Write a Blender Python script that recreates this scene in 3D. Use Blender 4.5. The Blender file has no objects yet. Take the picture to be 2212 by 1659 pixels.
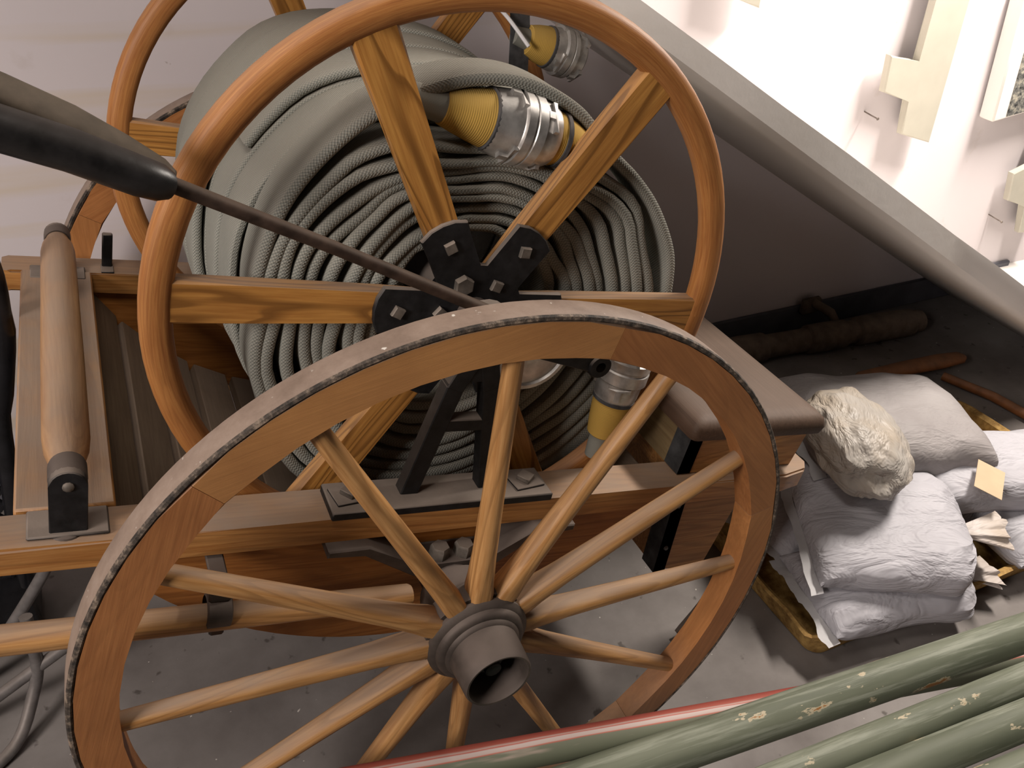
import bpy, bmesh, math, random
from math import sin, cos, pi, radians, sqrt, atan2
from mathutils import Vector, Matrix, noise

random.seed(7)
S = bpy.context.scene
COL = S.collection

# ------------------------------------------------------------------ camera
W_PX, H_PX = 2212, 1659
cam_d = bpy.data.cameras.new('camera')
cam = bpy.data.objects.new('camera', cam_d)
COL.objects.link(cam)
S.camera = cam
cam_d.sensor_fit = 'HORIZONTAL'
cam_d.sensor_width = 36.0
cam_d.lens = 36.0 * 1848.1 / W_PX
cam_d.clip_start = 0.02
right = Vector((0.911, -0.411, 0.042)).normalized()
fwd = Vector((0.360, 0.740, -0.569)).normalized()
up = right.cross(fwd).normalized()
right = fwd.cross(up).normalized()
CAM = Vector((-0.322, -0.731, 1.522))
m = Matrix((right, up, -fwd)).transposed().to_4x4()
m.translation = CAM
cam.matrix_world = m

# ------------------------------------------------------------------ light
wd = bpy.data.worlds.new('room_light')
S.world = wd
wd.use_nodes = True
wd.node_tree.nodes['Background'].inputs[0].default_value = (1.0, 0.90, 0.80, 1)
wd.node_tree.nodes['Background'].inputs[1].default_value = 0.012


def area(name, loc, target, sx, sy, power, color):
    l = bpy.data.lights.new(name, 'AREA')
    l.shape = 'RECTANGLE'
    l.size, l.size_y = sx, sy
    l.energy = power
    l.color = color
    o = bpy.data.objects.new(name, l)
    COL.objects.link(o)
    o.location = loc
    o.rotation_euler = (Vector(target) - Vector(loc)).to_track_quat('-Z', 'Y').to_euler()
    return o


area('ceiling_lamp_right', (2.25, 0.58, 2.25), (1.75, 0.8, 0.3), 0.7, 0.2, 92, (1.0, 0.91, 0.82))
area('lamp_left', (-2.2, -0.95, 2.15), (0.0, 0.5, 0.85), 0.7, 0.7, 54, (1.0, 0.90, 0.84))
area('ceiling_lamp_over_cart', (-0.45, -0.15, 2.6), (-0.1, 0.2, 0.5), 0.8, 0.5, 13, (1.0, 0.90, 0.82))

S.view_settings.view_transform = 'Standard'
S.view_settings.look = 'None'
S.view_settings.exposure = 0.0
S.view_settings.gamma = 1.0
S.cycles.diffuse_bounces = 2
S.view_settings.use_curve_mapping = False


# ------------------------------------------------------------------ materials
class NT:
    def __init__(s, name, rough=0.6, metal=0.0, spec=0.3):
        s.m = bpy.data.materials.new(name)
        s.m.use_nodes = True
        s.t = s.m.node_tree
        s.b = s.t.nodes['Principled BSDF']
        s.b.inputs['Roughness'].default_value = rough
        s.b.inputs['Metallic'].default_value = metal
        s.b.inputs['Specular IOR Level'].default_value = spec
        s.tc = s.t.nodes.new('ShaderNodeTexCoord')

    def n(s, typ, ins=None, **kw):
        nd = s.t.nodes.new(typ)
        for k, v in kw.items():
            setattr(nd, k, v)
        for k, v in (ins or {}).items():
            if hasattr(v, 'is_linked'):
                s.t.links.new(v, nd.inputs[k])
            else:
                nd.inputs[k].default_value = v
        return nd

    def lk(s, a, b):
        s.t.links.new(a, b)

    def vec(s, scale=(1, 1, 1), src='Object', rnd=0.0):
        v = s.tc.outputs[src]
        mp = s.n('ShaderNodeMapping', {'Vector': v, 'Scale': scale})
        if rnd:
            oi = s.n('ShaderNodeObjectInfo')
            mu = s.n('ShaderNodeMath', {0: oi.outputs['Random'], 1: rnd}, operation='MULTIPLY')
            cb = s.n('ShaderNodeCombineXYZ', {0: mu.outputs[0], 1: mu.outputs[0], 2: mu.outputs[0]})
            s.lk(cb.outputs[0], mp.inputs['Location'])
        return mp.outputs[0]

    def noise(s, vec, scale=5, detail=4, rough=0.55, dist=0.0):
        return s.n('ShaderNodeTexNoise', {'Vector': vec, 'Scale': scale, 'Detail': detail,
                                          'Roughness': rough, 'Distortion': dist}).outputs['Fac']

    def ramp(s, fac, stops):
        r = s.n('ShaderNodeValToRGB', {'Fac': fac})
        e = r.color_ramp.elements
        while len(e) > 1:
            e.remove(e[-1])
        for i, (p, c) in enumerate(stops):
            x = e[0] if i == 0 else e.new(p)
            x.position = p
            x.color = (c, c, c, 1) if not isinstance(c, tuple) else (c + (1,))[:4]
        return r.outputs['Color']

    def mix(s, fac, a, b, mode='MIX'):
        nd = s.n('ShaderNodeMix', data_type='RGBA', blend_type=mode)
        for i, v in ((0, fac), (6, a), (7, b)):
            if hasattr(v, 'is_linked'):
                s.lk(v, nd.inputs[i])
            else:
                nd.inputs[i].default_value = (v + (1,))[:4] if isinstance(v, tuple) else v
        return nd.outputs[2]

    def math(s, op, a, b=0.0, clamp=False):
        nd = s.n('ShaderNodeMath', {0: a, 1: b}, operation=op)
        nd.use_clamp = clamp
        return nd.outputs[0]

    def bump(s, h, strength=0.3, dist=0.01):
        bn = s.n('ShaderNodeBump', {'Height': h, 'Strength': strength, 'Distance': dist})
        s.lk(bn.outputs[0], s.b.inputs['Normal'])

    def dust(s, col, dcol=(0.30, 0.235, 0.185), amount=0.8, lo=0.45, hi=0.95):
        """settled dust on surfaces that face up"""
        g = s.n('ShaderNodeNewGeometry')
        sx = s.n('ShaderNodeSeparateXYZ', {0: g.outputs['Normal']})
        f = s.n('ShaderNodeMapRange', {'Value': sx.outputs[2], 'From Min': lo, 'From Max': hi})
        nz = s.noise(s.vec((1, 1, 1)), 9, 5)
        nz2 = s.n('ShaderNodeMapRange', {'Value': nz, 'From Min': 0.25, 'From Max': 0.6,
                                         'To Min': 0.55, 'To Max': 1.0}).outputs[0]
        ff = s.math('MULTIPLY', s.math('MULTIPLY', f.outputs[0], nz2), amount)
        rg = s.n('ShaderNodeMapRange', {'Value': ff, 'To Min': s.b.inputs['Roughness'].default_value, 'To Max': 0.9})
        s.lk(rg.outputs[0], s.b.inputs['Roughness'])
        return s.mix(ff, col, dcol)

    def col(s, c):
        if hasattr(c, 'is_linked'):
            s.lk(c, s.b.inputs['Base Color'])
        else:
            s.b.inputs['Base Color'].default_value = (c + (1,))[:4]
        return s.m


def wood(name, light, dark, axis='x', src='Object', rough=0.42, grain=1.0, dust=0.8, fig=0.5, rnd=7.0):
    k = NT(name, rough, 0, 0.4)
    sc = {'x': (2.4, 62, 62), 'y': (62, 2.4, 62), 'z': (62, 62, 2.4)}[axis]
    sc2 = {'x': (0.55, 5, 5), 'y': (5, 0.55, 5), 'z': (5, 5, 0.55)}[axis]
    if src == 'UV':
        sc, sc2 = (4.0, 110, 1), (0.8, 14, 1)
    v = k.vec(tuple(a * grain for a in sc), src, rnd)
    fine = k.noise(v, 3.0, 5, 0.65)
    v2 = k.vec(tuple(a * grain for a in sc2), src, rnd)
    w = k.noise(v2, 2.2, 2, 0.5, 0.4)
    rings = k.math('FRACT', k.math('MULTIPLY', w, 17.0))
    line = k.ramp(rings, [(0.0, 0.1), (0.5, 0.1), (0.82, 1.0), (0.93, 0.9), (1.0, 0.1)])
    base = k.ramp(fine, [(0.34, dark), (0.5, tuple((a + b) / 2 for a, b in zip(light, dark))), (0.66, light)])
    dk = tuple(c * 0.5 for c in dark)
    c = k.mix(k.math('MULTIPLY', line, fig), base, dk)
    if name.startswith('red_brown'):
        oi = k.n('ShaderNodeObjectInfo')
        sc_ = k.n('ShaderNodeSeparateColor', {0: oi.outputs['Color']})
        c = k.mix(k.math('MULTIPLY', sc_.outputs[0], 0.75), c, (0.60, 0.31, 0.11), 'MIX')
    blot = k.noise(k.vec((1, 1, 1), 'Object', rnd), 6, 4)
    c = k.mix(k.ramp(blot, [(0.42, 0.0), (0.72, 0.42)]), c, tuple(x * 0.62 for x in dark))
    if dust:
        c = k.dust(c, amount=dust)
    k.bump(fine, 0.12, 0.004)
    return k.col(c)


WL = (0.56, 0.285, 0.092)
WD = (0.37, 0.155, 0.042)
M = {}
M['wood_x'] = wood('varnished_pine_lengthwise', WL, WD, 'x', dust=0.85)
M['wood_y'] = wood('varnished_pine_crosswise', WL, WD, 'y', dust=0.9)
M['wood_spoke'] = wood('ash_spoke_wood', (0.62, 0.345, 0.135), (0.42, 0.20, 0.065), 'x', dust=0.75, fig=0.5)
M['wood_reel'] = wood('reel_spoke_pine', (0.60, 0.30, 0.075), (0.40, 0.17, 0.038), 'x', dust=0.6, fig=0.95)
M['wood_rim'] = wood('bent_beech_rim', (0.50, 0.225, 0.066), (0.34, 0.125, 0.034), 'x', 'UV', rough=0.5, dust=0.45, fig=0.25)
M['wood_felloe'] = wood('red_brown_felloe_wood', (0.48, 0.20, 0.068), (0.35, 0.130, 0.042), 'x', dust=0.8, fig=0.2)
M['wood_board'] = wood('orange_side_board_wood', (0.45, 0.185, 0.045), (0.30, 0.105, 0.022), 'x', dust=0.7, fig=0.4)
M['wood_roller'] = wood('turned_roller_wood', (0.52, 0.30, 0.14), (0.40, 0.20, 0.085), 'y', dust=0.75, fig=0.25)
M['wood_slat'] = wood('dusty_grey_brown_slat_wood', (0.20, 0.14, 0.088), (0.14, 0.092, 0.056), 'y', rough=0.7, dust=0.7, fig=0.2)
M['wood_box'] = wood('leather_brown_box_wood', (0.105, 0.062, 0.040), (0.075, 0.042, 0.026), 'y', dust=0.14, rough=0.65, fig=0.1)
M['wood_olive'] = wood('olive_brown_panel_wood', (0.24, 0.175, 0.09), (0.18, 0.12, 0.06), 'y', dust=0.3, fig=0.15)


def simple(name, color, rough=0.5, metal=0.0, var=0.35, scale=30, dust=0.0, bump=0.1, dcol=(0.33, 0.27, 0.225), spec=0.3):
    k = NT(name, rough, metal, spec)
    nz = k.noise(k.vec((1, 1, 1)), scale, 5)
    c = k.ramp(nz, [(0.3, tuple(x * (1 - var) for x in color)), (0.7, tuple(min(1, x * (1 + var)) for x in color))])
    if dust:
        c = k.dust(c, dcol, dust, 0.3, 0.9)
    if bump:
        k.bump(nz, bump, 0.003)
    return k.col(c)


M['black_iron'] = simple('black_painted_iron', (0.012, 0.012, 0.013), 0.5, 0.0, 0.5, 60, 0.75, 0.25)
M['rod_iron'] = simple('rusty_dusty_iron', (0.05, 0.032, 0.024), 0.55, 0.2, 0.6, 40, 0.7, 0.3, (0.16, 0.115, 0.085))
M['plate_iron'] = simple('dusty_olive_iron', (0.07, 0.053, 0.038), 0.65, 0.1, 0.6, 30, 0.6, 0.3, (0.12, 0.097, 0.073))
M['gloss_iron'] = simple('worn_black_enamel_iron', (0.014, 0.013, 0.013), 0.35, 0.0, 0.6, 35, 0.18, 0.2, (0.10, 0.075, 0.06), 0.4)
M['bolt'] = simple('dull_bolt_steel', (0.16, 0.14, 0.12), 0.5, 0.4, 0.4, 60, 0.7, 0.1)
M['hub_iron'] = simple('brown_grey_hub_iron', (0.085, 0.068, 0.058), 0.5, 0.3, 0.4, 25, 0.6, 0.2, (0.20, 0.16, 0.138))
M['grey_iron'] = simple('blue_grey_iron', (0.115, 0.117, 0.122), 0.55, 0.2, 0.4, 40, 0.4)
M['grey_cloth'] = simple('dark_grey_strap', (0.06, 0.06, 0.063), 0.9, 0, 0.3, 80, 0.3)
M['card'] = simple('buff_card', (0.56, 0.43, 0.285), 0.8, 0, 0.06, 20, 0)
M['black_plastic'] = simple('black_gloss_plastic', (0.012, 0.012, 0.014), 0.25, 0, 0.3, 30, 0.0)
M['grey_tube'] = simple('grey_painted_tube', (0.20, 0.185, 0.18), 0.4, 0.3, 0.25, 40, 0.4)
M['red_cloth'] = simple('red_plastic', (0.5, 0.02, 0.015), 0.5, 0, 0.2, 20, 0)
M['dark_pipe'] = simple('dark_brown_pipe_wrap', (0.13, 0.095, 0.07), 0.8, 0, 0.4, 25, 0.2)
M['orange_wood'] = simple('dark_orange_wood', (0.24, 0.09, 0.03), 0.6, 0, 0.3, 25, 0.2)
M['baseboard'] = simple('grey_blue_baseboard_paint', (0.12, 0.12, 0.14), 0.6, 0, 0.2, 10, 0)
M['cream_paint'] = simple('cream_painted_batten', (0.50, 0.475, 0.40), 0.5, 0, 0.05, 12, 0, 0.05)
M['nail'] = simple('nail_steel', (0.2, 0.17, 0.15), 0.5, 0.5, 0.3, 60)

# aluminium
k = NT('cast_aluminium', 0.38, 0.75, 0.5)
nz = k.noise(k.vec((1, 1, 1)), 45, 5)
c = k.ramp(nz, [(0.3, (0.36, 0.345, 0.33)), (0.65, (0.66, 0.645, 0.62))])
k.bump(nz, 0.15, 0.002)
M['alu'] = k.col(k.dust(c, (0.38, 0.34, 0.3), 0.4))

# iron tyre
k = NT('dusty_iron_tyre', 0.62, 0.0, 0.3)
v = k.vec((1, 1, 1))
nz = k.noise(v, 14, 6, 0.7)
c = k.ramp(nz, [(0.3, (0.18, 0.128, 0.098)), (0.55, (0.265, 0.197, 0.155)), (0.75, (0.32, 0.25, 0.205))])
sp = k.noise(v, 75, 3, 0.5)
c = k.mix(k.ramp(sp, [(0.70, 0.0), (0.76, 0.85)]), c, (0.72, 0.68, 0.62))
k.bump(nz, 0.35, 0.004)
M['tyre'] = k.col(c)
k = NT('dark_tyre_edge', 0.7)
v = k.vec((1, 1, 1))
nz = k.noise(v, 60, 5, 0.7)
c = k.ramp(nz, [(0.40, (0.03, 0.025, 0.021)), (0.52, (0.085, 0.066, 0.052)), (0.64, (0.26, 0.20, 0.15))])
k.bump(nz, 0.5, 0.004)
M['tyre_edge'] = k.col(c)


def canvas(name, c1, c2, fu=900.0, fv=700.0, dust=0.5, blue=True, dcol=(0.25, 0.215, 0.17)):
    k = NT(name, 0.85, 0, 0.15)
    u = k.tc.outputs['UV']
    sp = k.n('ShaderNodeSeparateXYZ', {0: u})
    a = k.math('SINE', k.math('MULTIPLY', sp.outputs[0], fu))
    b = k.math('SINE', k.math('MULTIPLY', sp.outputs[1], fv))
    wv = k.math('MULTIPLY', a, b)
    w01 = k.n('ShaderNodeMapRange', {'Value': wv, 'From Min': -0.5, 'From Max': 0.9}).outputs[0]
    big = k.noise(k.vec((1, 1, 1)), 5, 4)
    c = k.mix(w01, c2, c1)
    c = k.mix(k.ramp(big, [(0.4, 0.0), (0.75, 0.45)]), c, tuple(x * 0.66 for x in c2))
    if dust:
        c = k.dust(c, dcol, dust, 0.2, 0.95)
    k.bump(wv, 0.35, 0.0015)
    return k.col(c)


M['hose'] = canvas('grey_green_hose_canvas', (0.38, 0.372, 0.32), (0.215, 0.222, 0.20), 1250.0, 1250.0)
M['yellow'] = canvas('yellow_binding_cord', (0.66, 0.44, 0.12), (0.48, 0.29, 0.06), 0.9, 2200.0, 0.2, dcol=(0.4, 0.3, 0.16))

# white wall plaster with faint yellow stain bands
k = NT('stained_white_plaster', 0.8, 0, 0.2)
v = k.vec((1, 1, 1))
sx = k.n('ShaderNodeSeparateXYZ', {0: k.tc.outputs['Object']})
local = k.n('ShaderNodeMapRange', {'Value': sx.outputs[0], 'From Min': 0.2, 'From Max': 0.9, 'To Min': 1.0, 'To Max': 0.0}).outputs[0]
c = k.mix(k.math('MULTIPLY', local, k.ramp(k.noise(k.vec((0.5, 1, 9)), 1.3, 3), [(0.50, 0.0), (0.64, 0.7)])), (0.76, 0.70, 0.715), (0.70, 0.59, 0.45))
c = k.mix(k.ramp(k.noise(v, 7, 5, 0.6), [(0.66, 0.0), (0.82, 0.35)]), c, (0.46, 0.37, 0.28))
c = k.mix(k.ramp(k.noise(v, 38, 2), [(0.77, 0.0), (0.80, 0.6)]), c, (0.34, 0.27, 0.24))
k.bump(k.noise(v, 30, 4), 0.05, 0.004)
M['wall'] = k.col(c)
k = NT('white_stair_plaster', 0.75, 0, 0.2)
v = k.vec((1, 1, 1))
c = k.mix(k.ramp(k.noise(v, 4, 5, 0.6), [(0.5, 0.0), (0.8, 0.25)]), (0.84, 0.80, 0.76), (0.72, 0.63, 0.52))
k.bump(k.noise(v, 26, 4), 0.12, 0.006)
M['stair'] = k.col(c)
k = NT('grey_concrete_floor', 0.7, 0, 0.3)
v = k.vec((1, 1, 1))
c = k.ramp(k.noise(v, 3.5, 6, 0.6), [(0.3, (0.145, 0.127, 0.118)), (0.7, (0.28, 0.257, 0.243))])
c = k.mix(k.ramp(k.noise(v, 26, 3, 0.5), [(0.66, 0.0), (0.72, 0.75)]), c, (0.07, 0.058, 0.05))
c = k.mix(k.ramp(k.noise(v, 55, 2, 0.5), [(0.745, 0.0), (0.76, 0.8)]), c, (0.7, 0.66, 0.6))
k.bump(k.noise(v, 60, 4), 0.08, 0.004)
M['floor'] = k.col(c)


def sackmat(name, c1, c2, stain=None, rough=0.55, wr=0.7):
    k = NT(name, rough, 0, 0.25)
    v = k.vec((1, 1, 1), rnd=9.0)
    c = k.ramp(k.noise(v, 6, 4), [(0.35, c2), (0.65, c1)])
    if stain:
        c = k.mix(k.ramp(k.noise(v, 11, 4), [(0.42, 0.0), (0.7, 0.7)]), c, stain)
    c = k.mix(k.ramp(k.noise(v, 48, 2), [(0.76, 0.0), (0.80, 0.6)]), c, (0.3, 0.25, 0.2))
    w1 = k.n('ShaderNodeTexNoise', {'Vector': k.vec((7, 15, 15), rnd=9.0), 'Scale': 0.9, 'Detail': 4, 'Roughness': 0.6, 'Distortion': 0.6})
    w2 = k.n('ShaderNodeTexVoronoi', {'Vector': v, 'Scale': 11.0, 'Randomness': 1.0}, feature='SMOOTH_F1')
    h = k.math('ADD', k.math('ABSOLUTE', k.math('SUBTRACT', w1.outputs['Fac'], 0.5)), k.math('MULTIPLY', w2.outputs['Distance'], 0.35))
    k.bump(h, wr, 0.03)
    return k.col(c)


M['sack'] = sackmat('white_woven_plastic', (0.47, 0.462, 0.498), (0.41, 0.402, 0.432))
M['sack_shaded'] = sackmat('shade_grey_plastic', (0.33, 0.308, 0.305), (0.275, 0.252, 0.25), rough=0.6, wr=0.5)  # greyer than the white sacks: the stair's shade is put into the colour
M['sack_tie'] = sackmat('dirty_white_frill', (0.62, 0.58, 0.56), (0.48, 0.42, 0.38), (0.42, 0.34, 0.26), wr=0.9)
M['bag'] = sackmat('crumpled_beige_plastic', (0.44, 0.41, 0.375), (0.38, 0.345, 0.305), (0.41, 0.335, 0.25), rough=0.45, wr=0.9)
M['hem'] = simple('white_hem_tape', (0.86, 0.85, 0.86), 0.5, 0, 0.05, 20, 0)
k = NT('yellow_brown_fibre_tray', 0.75)
v = k.vec((1, 1, 1))
c = k.ramp(k.noise(v, 40, 5, 0.65), [(0.35, (0.22, 0.12, 0.035)), (0.65, (0.52, 0.33, 0.11))])
k.bump(k.noise(v, 50, 4), 0.3, 0.004)
M['tray'] = k.col(c)


def polemat(name, red=False):
    k = NT(name, 0.6, 0, 0.25)
    v = k.vec((1.6, 14, 14), rnd=11.0)
    g = k.ramp(k.noise(v, 2, 4), [(0.3, (0.105, 0.118, 0.082)), (0.7, (0.175, 0.19, 0.138))])
    g = k.mix(k.ramp(k.noise(k.vec((2.0, 34, 34), rnd=5.0), 1.8, 6, 0.65), [(0.50, 0.0), (0.62, 0.55)]), g, (0.34, 0.36, 0.29))
    ch = k.noise(k.vec((6, 15, 15), rnd=13.0), 1.5, 5, 0.62)
    g = k.mix(k.ramp(ch, [(0.635, 0.0), (0.645, 0.9)]), g, (0.50, 0.43, 0.30))
    g = k.mix(k.ramp(ch, [(0.67, 0.0), (0.68, 1.0)]), g, (0.32, 0.15, 0.05))
    if red:
        sx = k.n('ShaderNodeSeparateXYZ', {0: k.tc.outputs['Object']})
        wob = k.math('MULTIPLY', k.math('SUBTRACT', k.noise(v, 1.5, 4), 0.5), 0.012)
        wv = k.math('ADD', k.math('MULTIPLY', sx.outputs[1], 0.92), k.math('MULTIPLY', sx.outputs[2], 0.38))
        zz = k.math('ADD', wv, wob)
        f = k.ramp(k.n('ShaderNodeMapRange', {'Value': zz, 'From Min': -0.025, 'From Max': 0.025}).outputs[0],
                   [(0.0, (0.15, 0.165, 0.11)), (0.50, (0.17, 0.18, 0.13)), (0.53, (0.48, 0.13, 0.09)), (0.56, (0.52, 0.40, 0.36)),
                    (0.66, (0.55, 0.46, 0.43)), (0.69, (0.45, 0.10, 0.07)), (0.72, (0.48, 0.34, 0.30)), (0.77, (0.34, 0.085, 0.06)), (1.0, (0.25, 0.05, 0.04))])
        g = k.mix(k.ramp(k.noise(v, 2.5, 4), [(0.6, 0.0), (0.7, 0.6)]), f, (0.55, 0.42, 0.36))
    return k.col(g)


M['green_pole'] = polemat('chipped_green_paint')
M['red_pole'] = polemat('red_white_green_paint', True)


# ------------------------------------------------------------------ geometry helpers
def BM():
    return bmesh.new()


def obj(name, bm, mat, parent=None, loc=None, rot=None, smooth=True, mats=None):
    me = bpy.data.meshes.new(name)
    bmesh.ops.recalc_face_normals(bm, faces=bm.faces)
    bm.to_mesh(me)
    bm.free()
    for mm in (mats or [mat]):
        me.materials.append(mm)
    o = bpy.data.objects.new(name, me)
    COL.objects.link(o)
    if parent:
        o.parent = parent
    if loc:
        o.location = loc
    if rot:
        o.rotation_euler = rot
    if smooth:
        me.polygons.foreach_set('use_smooth', [True] * len(me.polygons))
        try:
            me.set_sharp_from_angle(angle=radians(38))
        except Exception:
            pass
    return o


def dup(o, parent=None, loc=None, rot=None):
    c = o.copy()
    COL.objects.link(c)
    if parent:
        c.parent = parent
    if loc is not None:
        c.location = loc
    if rot is not None:
        c.rotation_euler = rot
    return c


def thing(name, label, cat, loc=(0, 0, 0), rot=(0, 0, 0), group=None):
    o = bpy.data.objects.new(name, None)
    o.empty_display_size = 0.05
    COL.objects.link(o)
    o.location = loc
    o.rotation_euler = rot
    return tag(o, label, cat, group)


def tag(o, label, cat, group=None):
    o['label'] = label
    o['category'] = cat
    if group:
        o['group'] = group
    return o


def struct(o):
    o['kind'] = 'structure'
    return o


def box(bm, lo, hi, bev=0.0, mat=None, seg=1):
    v = [bm.verts.new((x, y, z)) for x in (lo[0], hi[0]) for y in (lo[1], hi[1]) for z in (lo[2], hi[2])]
    fs = [bm.faces.new([v[i] for i in q]) for q in
          ((0, 1, 3, 2), (4, 6, 7, 5), (0, 4, 5, 1), (2, 3, 7, 6), (0, 2, 6, 4), (1, 5, 7, 3))]
    if mat is not None:
        for p in v:
            p.co = mat @ p.co
    if bev:
        es = list({e for f in fs for e in f.edges})
        bmesh.ops.bevel(bm, geom=es, offset=bev, segments=seg, affect='EDGES', profile=0.6)
    return v


def prism(bm, pts, y0, y1, bev=0.0):
    """polygon in the xz plane extruded along y"""
    a = [bm.verts.new((x, y0, z)) for x, z in pts]
    b = [bm.verts.new((x, y1, z)) for x, z in pts]
    fs = [bm.faces.new(a), bm.faces.new(b[::-1])]
    n = len(pts)
    for i in range(n):
        fs.append(bm.faces.new((a[i], a[(i + 1) % n], b[(i + 1) % n], b[i])))
    if bev:
        es = [e for e in set(fs[0].edges) | set(fs[1].edges)]
        bmesh.ops.bevel(bm, geom=es, offset=bev, segments=1, affect='EDGES')


def lathe(bm, prof, n=32, axis='y', mat=None, cap=True):
    """prof: (r, t) along the axis"""
    rings = []
    for r, t in prof:
        ring = []
        for i in range(n):
            a = 2 * pi * i / n
            if axis == 'y':
                p = Vector((r * cos(a), t, r * sin(a)))
            elif axis == 'x':
                p = Vector((t, r * cos(a), r * sin(a)))
            else:
                p = Vector((r * cos(a), r * sin(a), t))
            ring.append(bm.verts.new(mat @ p if mat else p))
        rings.append(ring)
    for a, b in zip(rings, rings[1:]):
        for i in range(n):
            bm.faces.new((a[i], a[(i + 1) % n], b[(i + 1) % n], b[i]))
    if cap:
        bm.faces.new(rings[0][::-1])
        bm.faces.new(rings[-1])


def axis_mat(p0, p1):
    """local x runs from p0 towards p1"""
    p0, p1 = Vector(p0), Vector(p1)
    d = (p1 - p0)
    q = d.to_track_quat('X', 'Z')
    mm = q.to_matrix().to_4x4()
    mm.translation = p0
    return mm, d.length


def tube(bm, path, rad, n=12, cap=True, uv=None, closed=False):
    path = [Vector(p) for p in path]
    N = len(path)
    rads = rad if isinstance(rad, (list, tuple)) else [rad] * N
    rings = []
    ref = None
    for i, p in enumerate(path):
        a = path[(i - 1) % N] if (i > 0 or closed) else p
        b = path[(i + 1) % N] if (i < N - 1 or closed) else p
        t = (b - a).normalized()
        if ref is None:
            ref = Vector((0, 0, 1)) if abs(t.z) < 0.9 else Vector((0, 1, 0))
        u = (ref - t * ref.dot(t)).normalized()
        ref = u
        w = t.cross(u)
        rr = rads[i]
        ra, rb = rr if isinstance(rr, tuple) else (rr, rr)
        rings.append([bm.verts.new(p + u * ra * cos(2 * pi * k / n) + w * rb * sin(2 * pi * k / n)) for k in range(n)])
    for a, b in zip(rings, rings[1:] + ([rings[0]] if closed else [])):
        for k2 in range(n):
            bm.faces.new((a[k2], a[(k2 + 1) % n], b[(k2 + 1) % n], b[k2]))
    if cap and not closed:
        bm.faces.new(rings[0][::-1])
        bm.faces.new(rings[-1])


def catmull(pts, per=8):
    pts = [Vector(p) for p in pts]
    out = []
    n = len(pts)
    for i in range(n - 1):
        p0, p1, p2, p3 = pts[max(i - 1, 0)], pts[i], pts[i + 1], pts[min(i + 2, n - 1)]
        for k2 in range(per):
            t = k2 / per
            out.append(0.5 * ((2 * p1) + (p2 - p0) * t + (2 * p0 - 5 * p1 + 4 * p2 - p3) * t * t + (3 * p1 - p0 - 3 * p2 + p3) * t ** 3))
    out.append(pts[-1])
    return out


def arc_pts(cx, cz, r, a0, a1, n):
    return [(cx + r * cos(radians(a0 + (a1 - a0) * i / n)), cz + r * sin(radians(a0 + (a1 - a0) * i / n))) for i in range(n + 1)]


def hexhead(bm, mat, r=0.012, h=0.009, sides=6):
    lathe(bm, [(r * 0.98, 0), (r, 0.001), (r, h * 0.8), (r * 0.86, h)], sides, 'x', mat)


# ------------------------------------------------------------------ room
bm = BM()
box(bm, (-3.5, -3.5, -0.05), (5.0, 1.21, 0.0))
struct(obj('floor', bm, M['floor'], smooth=False))
bm = BM()
box(bm, (-3.5, 1.21, 0.0), (5.0, 1.31, 3.2))
struct(obj('wall_back', bm, M['wall'], smooth=False))
bm = BM()
box(bm, (-3.5, 1.195, 0.0), (2.75, 1.21, 0.1), 0.004)
struct(obj('baseboard_back', bm, M['baseboard']))

# the sloping stair slab that the cart stands under; the lit wall above it is the same back wall
bm = BM()
zt = lambda x: max(0.08, 1.535 - 0.582 * x)
zb = lambda x: max(0.0, 1.479 - 0.599 * x)
XS = [-2.7, -1.8, -0.9, -0.3, 0.1, 0.4, 0.6, 0.8, 1.0, 1.2, 1.4, 1.6, 1.8, 2.0, 2.2, 2.45, 2.55, 4.9]
rings = []
for x in XS:
    w1 = 0.004 * noise.noise(Vector((x * 3.3, 0, 0)))
    w2 = 0.006 * noise.noise(Vector((x * 2.7, 5, 0)))
    rings.append([bm.verts.new(p) for p in ((x, 0.5, zt(x) + w1), (x, 0.497 + w2, zb(x) + 0.020 + w2), (x, 0.508, zb(x) + 0.006 + w2), (x, 0.53, zb(x)), (x, 1.212, zb(x)), (x, 1.212, zt(x)))])
for a, b in zip(rings, rings[1:]):
    for i in range(6):
        bm.faces.new((a[i], a[(i + 1) % 6], b[(i + 1) % 6], b[i]))
bm.faces.new(rings[0][::-1])
bm.faces.new(rings[-1])
struct(obj('stair_slab', bm, M['stair']))

# ------------------------------------------------------------------ hose cart (own frame: x along, y across, z up, origin on the wheel axle)
BETA = math.asin(0.2164)
cart = thing('hose_cart', 'two-wheeled wooden hose cart with spoked wheels and a large hose reel under the stairs', 'cart',
             (0, 0, 0.524), (0, BETA, 0))


def rotY(a):
    return (0, -a, 0)


# ---- wheels
YW = 1.0115
A0 = 2.2166


def felloe_bm():
    bm = BM()
    h = radians(30) - 0.0006
    n = 10
    outer = [(0.5158 * cos(pi / 2 + h - 2 * h * i / n), 0.5158 * sin(pi / 2 + h - 2 * h * i / n)) for i in range(n + 1)]
    inner = [(0.4675 * cos(pi / 2 - h + 2 * h * i / n), 0.4675 * sin(pi / 2 - h + 2 * h * i / n)) for i in range(n + 1)]
    prism(bm, outer + inner, 0.0, 0.042, 0.0)
    es = [e for e in bm.edges if abs(e.verts[0].co.y - e.verts[1].co.y) < 1e-6 and abs(e.verts[0].co.xz.length - e.verts[1].co.xz.length) < 0.01]
    bmesh.ops.bevel(bm, geom=es, offset=0.003, segments=1, affect='EDGES')
    return bm


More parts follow.
